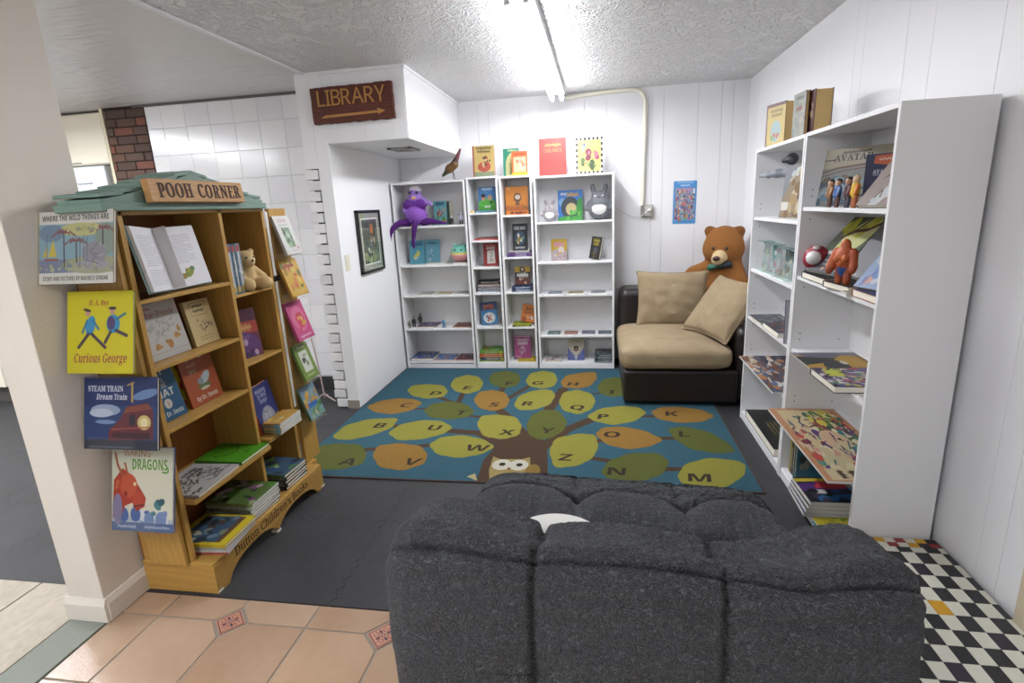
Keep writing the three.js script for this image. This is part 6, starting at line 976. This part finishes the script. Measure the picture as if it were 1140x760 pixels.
// ---------------------------------------------------------------- grey bouclé sofa in the foreground, facing the rug
{
  const g = thing('sofa', 'dark grey fuzzy floor sofa seen from behind', 'sofa', [0.065, 0, -1.5]);
  const X = x => x - 0.065, Z = z => z + 1.5;
  const gauss = (d, w) => Math.exp(-(d * d) / (w * w));
  const W = 0.645, CX = 0.08, seams = [-0.24, 0.205];
  const rearTop = [[-0.68, 0.72], [-0.6, 0.745], [-0.53, 0.768], [-0.43, 0.78], [-0.14, 0.76], [0.06, 0.755], [0.28, 0.74], [0.45, 0.725], [0.62, 0.75], [0.7, 0.745], [0.78, 0.71]];
  const frontTop = [[-0.68, 0.71], [-0.59, 0.745], [-0.535, 0.772], [-0.457, 0.785], [-0.357, 0.77], [-0.26, 0.735], [-0.12, 0.71], [0.07, 0.712], [0.2, 0.69], [0.378, 0.672], [0.46, 0.692], [0.54, 0.732], [0.62, 0.75], [0.7, 0.748], [0.78, 0.71]];
  const curve = (prof, x) => { let i = 0; while (i < prof.length - 2 && prof[i + 1][0] < x) i++; const t = Math.max(0, Math.min(1, (x - prof[i][0]) / (prof[i + 1][0] - prof[i][0]))), k = t * t * (3 - 2 * t); return prof[i][1] + (prof[i + 1][1] - prof[i][1]) * k; };
  part('back_cushion', gridSurf(260, 240, (a, b) => {
    const u = a * 2 - 1, th = b * 2 * Math.PI, endS = Math.pow(Math.max(0, 1 - Math.pow(Math.abs(u), 14)), 1 / 2.4);
    const x = u * W, xw = x + CX;
    let r = 1; for (const s of seams) r -= 0.13 * gauss(x - s, 0.010) + 0.05 * gauss(x - s, 0.06);
    const n = 3.6, cs = Math.cos(th), sn = Math.sin(th), pz = sp(cs, 2 / n), py = sp(sn, 2 / n), mid = curve(frontTop, xw) - 0.012, top = pz > 0 ? mid + (curve(rearTop, xw) / 0.93 - mid) * pz : mid;
    const st = 0.85 + 0.05 * Math.sin(x * 7 + 1); // piped seam along the rear top edge
    if (cs > 0) r -= gauss(th - st, 0.028) * 0.12 + gauss(th - st, 0.16) * 0.05;
    r -= 0.10 * gauss(x + 0.5, 0.05) * gauss(th - st, 0.25) + 0.10 * gauss(x - 0.53, 0.05) * gauss(th - st, 0.25);
    if (cs > 0 && Math.abs(sn) < 0.85) r += 0.05 * pn.noise(x * 1.4 + 2, th * 5.5, 8) + 0.035 * pn.noise(x * 3, th * 11, 4) - 0.05 * gauss(th - 0.12 + 0.1 * pn.noise(x * 3, 1, 1), 0.035) - 0.03 * gauss(th - 0.42 + 0.1 * pn.noise(x * 2, 5, 1), 0.05);
    r += pn.noise(x * 2.6, th * 2.6, 3) * 0.05 + pn.noise(x * 9, th * 5, 1.5) * 0.03 + pn.noise(x * 42, th * 22, 5) * 0.016 + pn.noise(x * 95, th * 46, 9) * 0.014;
    const hy = top / 2, y = hy + py * hy * (0.6 + 0.4 * endS) + (py > 0 ? (r - 1) * 0.22 * py * py : 0);
    const z = -1.245 + pz * 0.17 * endS * r + (y - 0.4) * 0.03;
    const bulge = 1 + 0.025 * Math.sin(Math.max(0, Math.min(1, y / top)) * Math.PI) - 0.03 * Math.max(0, y / top - 0.8) * 5 * Math.abs(u);
    return [CX + x * bulge - CX + CX - 0.065, Math.max(0.004, y), Z(z), x, y - z];
  }), MT.boucle, g);
  part('seat_cushion', gridSurf(220, 220, (a, b) => {
    const u = a * 2 - 1, th = b * 2 * Math.PI, endS = Math.pow(Math.max(0, 1 - Math.pow(Math.abs(u), 10)), 1 / 2.6), x = u * 0.57;
    const n = 4.5, cs = Math.cos(th), sn = Math.sin(th), pz = sp(cs, 2 / n), py = sp(sn, 2 / n), z0 = -1.70 + pz * 0.35 * (0.6 + 0.4 * endS), topY = 0.505 - 0.05 * (x + 0.2) ;
    let y = topY / 2 + py * topY / 2 * (0.5 + 0.5 * endS);
    if (py > 0) { // scalloped channels and tufts
      const ph = Math.abs(Math.sin((x + 0.17) / 0.38 * Math.PI)), zg = -1.80 - 0.075 * ph, zh = -1.56 - 0.05 * ph;
      y -= (0.05 * gauss(z0 - zg, 0.02) + 0.045 * gauss(z0 - zh, 0.025) + 0.01 * gauss(x + 0.17, 0.012) + 0.01 * gauss(x - 0.21, 0.012) + 0.03 * gauss(x + 0.17, 0.05) * gauss(z0 + 1.8, 0.06) + 0.03 * gauss(x - 0.21, 0.05) * gauss(z0 + 1.8, 0.06)) * py;
      y += (0.02 * gauss(z0 - zg - 0.09, 0.07) - 0.02 * gauss(z0 + 1.9, 0.05)) * py;
    }
    const q = pn.noise(x * 4, th * 4, 2) * 0.014 + pn.noise(x * 36, th * 22, 5) * 0.006 + pn.noise(x * 90, th * 50, 5) * 0.004;
    return [X(0.075 + x + q), Math.max(0.004, y + q), Z(z0 + q), x, y - z0];
  }), MT.boucle, g);
}
{ const g = thing('cushion', 'small round white cushion lying on the grey sofa seat', 'cushion', [-0.14, 0.535, -1.475]); g.rotation.set(-1.5, 0, 0.04);
  { const q = new THREE.SphereGeometry(1, 40, 24); q.scale(0.145, 0.1, 0.055); part('cover', q, mat('#e9e7e2', 0.9, { bumpMap: TX.weave, bumpScale: 0.001 }), g); } }

// ---------------------------------------------------------------- low checkered table
{
  const g = thing('checkered_table', 'low table with black and cream checkered top along the wall', 'table', [1.057, 0, -1.55]);
  const X = x => x - 1.057, Z = z => z + 1.55, x0 = 0.808, x1 = 1.306, z0 = -2.096, z1 = -1.0, Y = 0.192;
  part('top', bx(x1 - x0, 0.03, z1 - z0, X((x0 + x1) / 2), Y - 0.015, Z((z0 + z1) / 2), 0.003), mat('#33312f', 0.6), g);
  part('apron', [bx(x1 - x0 - 0.06, 0.06, 0.018, 0, Y - 0.06, Z(z0 + 0.03)), bx(x1 - x0 - 0.06, 0.06, 0.018, 0, Y - 0.06, Z(z1 - 0.03)), bx(0.018, 0.06, z1 - z0 - 0.06, X(x0 + 0.03), Y - 0.06, 0), bx(0.018, 0.06, z1 - z0 - 0.06, X(x1 - 0.03), Y - 0.06, 0)], mat('#d9d6c8', 0.5), g);
  for (const x of [x0 + 0.03, x1 - 0.03]) for (const z of [z0 + 0.03, z1 - 0.03]) part('leg', bx(0.045, Y - 0.03, 0.045, X(x), (Y - 0.03) / 2, Z(z), 0.004), mat('#2a2826', 0.5), g);
  const bk = mat('#201f22', 0.4), cr = mat('#d6d5c6', 0.4), pu = mat('#2a2030', 0.4), ye = mat('#cf9a1c', 0.4), cols = ['#201f22', '#d6d5c6', '#2f568a', '#8f2a2c', '#2f5a44', '#cf9a1c'].map(c => mat(c, 0.4));
  const cw = 0.0485, cd = 0.0667;
  const sq = new Map(); const geo = (w, d) => { const k = w.toFixed(4) + d.toFixed(4); if (!sq.has(k)) sq.set(k, bx(w - 0.0012, 0.003, d - 0.0012, 0, 0, 0, 0.0006)); return sq.get(k); };
  const add = (w, d, x, z, m) => { const o = part('inlay_square', geo(w, d), m, g); o.position.set(X(x), Y + 0.0015, Z(z)); };
  for (let i = -1; i < 10; i++) for (let j = -1; j < 15; j++) { // cut rows at the wall and at the border
    const xr = i < 0 ? 1.303 : 1.281 - i * cw, xl = Math.max(x0 + 0.002, 1.281 - (i + 1) * cw), za = j < 0 ? -2.036 : -2.003 + j * cd, zb = -2.003 + (j + 1) * cd;
    if (zb > z1 || xr - xl < 0.01) continue;
    add(xr - xl, zb - za, (xl + xr) / 2, (za + zb) / 2, (i === 3 && j === 4) ? ye : (i + j) & 1 ? ((i * 3 + j * 5) % 11 === 0 ? pu : bk) : cr);
  }
  const sw = 0.037; for (let i = 0; i < 13; i++) for (let j = 0; j < 2; j++) { const k = (i * 5 + j * 3 + Math.floor(i / 3)) % 6; add(sw, 0.028, 1.3 - sw * (i + 0.5), -2.094 + 0.015 + j * 0.0285, (i + j) % 2 ? cols[2 + (i * 3 + j) % 4] : cols[(i + j * 2) % 3 ? 1 : 0]); }
  part('corner_cap', new THREE.ConeGeometry(0.018, 0.03, 4).translate(X(0.818), Y + 0.018, Z(-2.084)), mat('#d6d5c6', 0.5), g);
}

// ---------------------------------------------------------------- hand over
scene.traverse(o => { if (o.isMesh) { o.castShadow = true; o.receiveShadow = true; } });
for (const s of sheets) s.t.needsUpdate = true;
renderer.render(scene, camera);
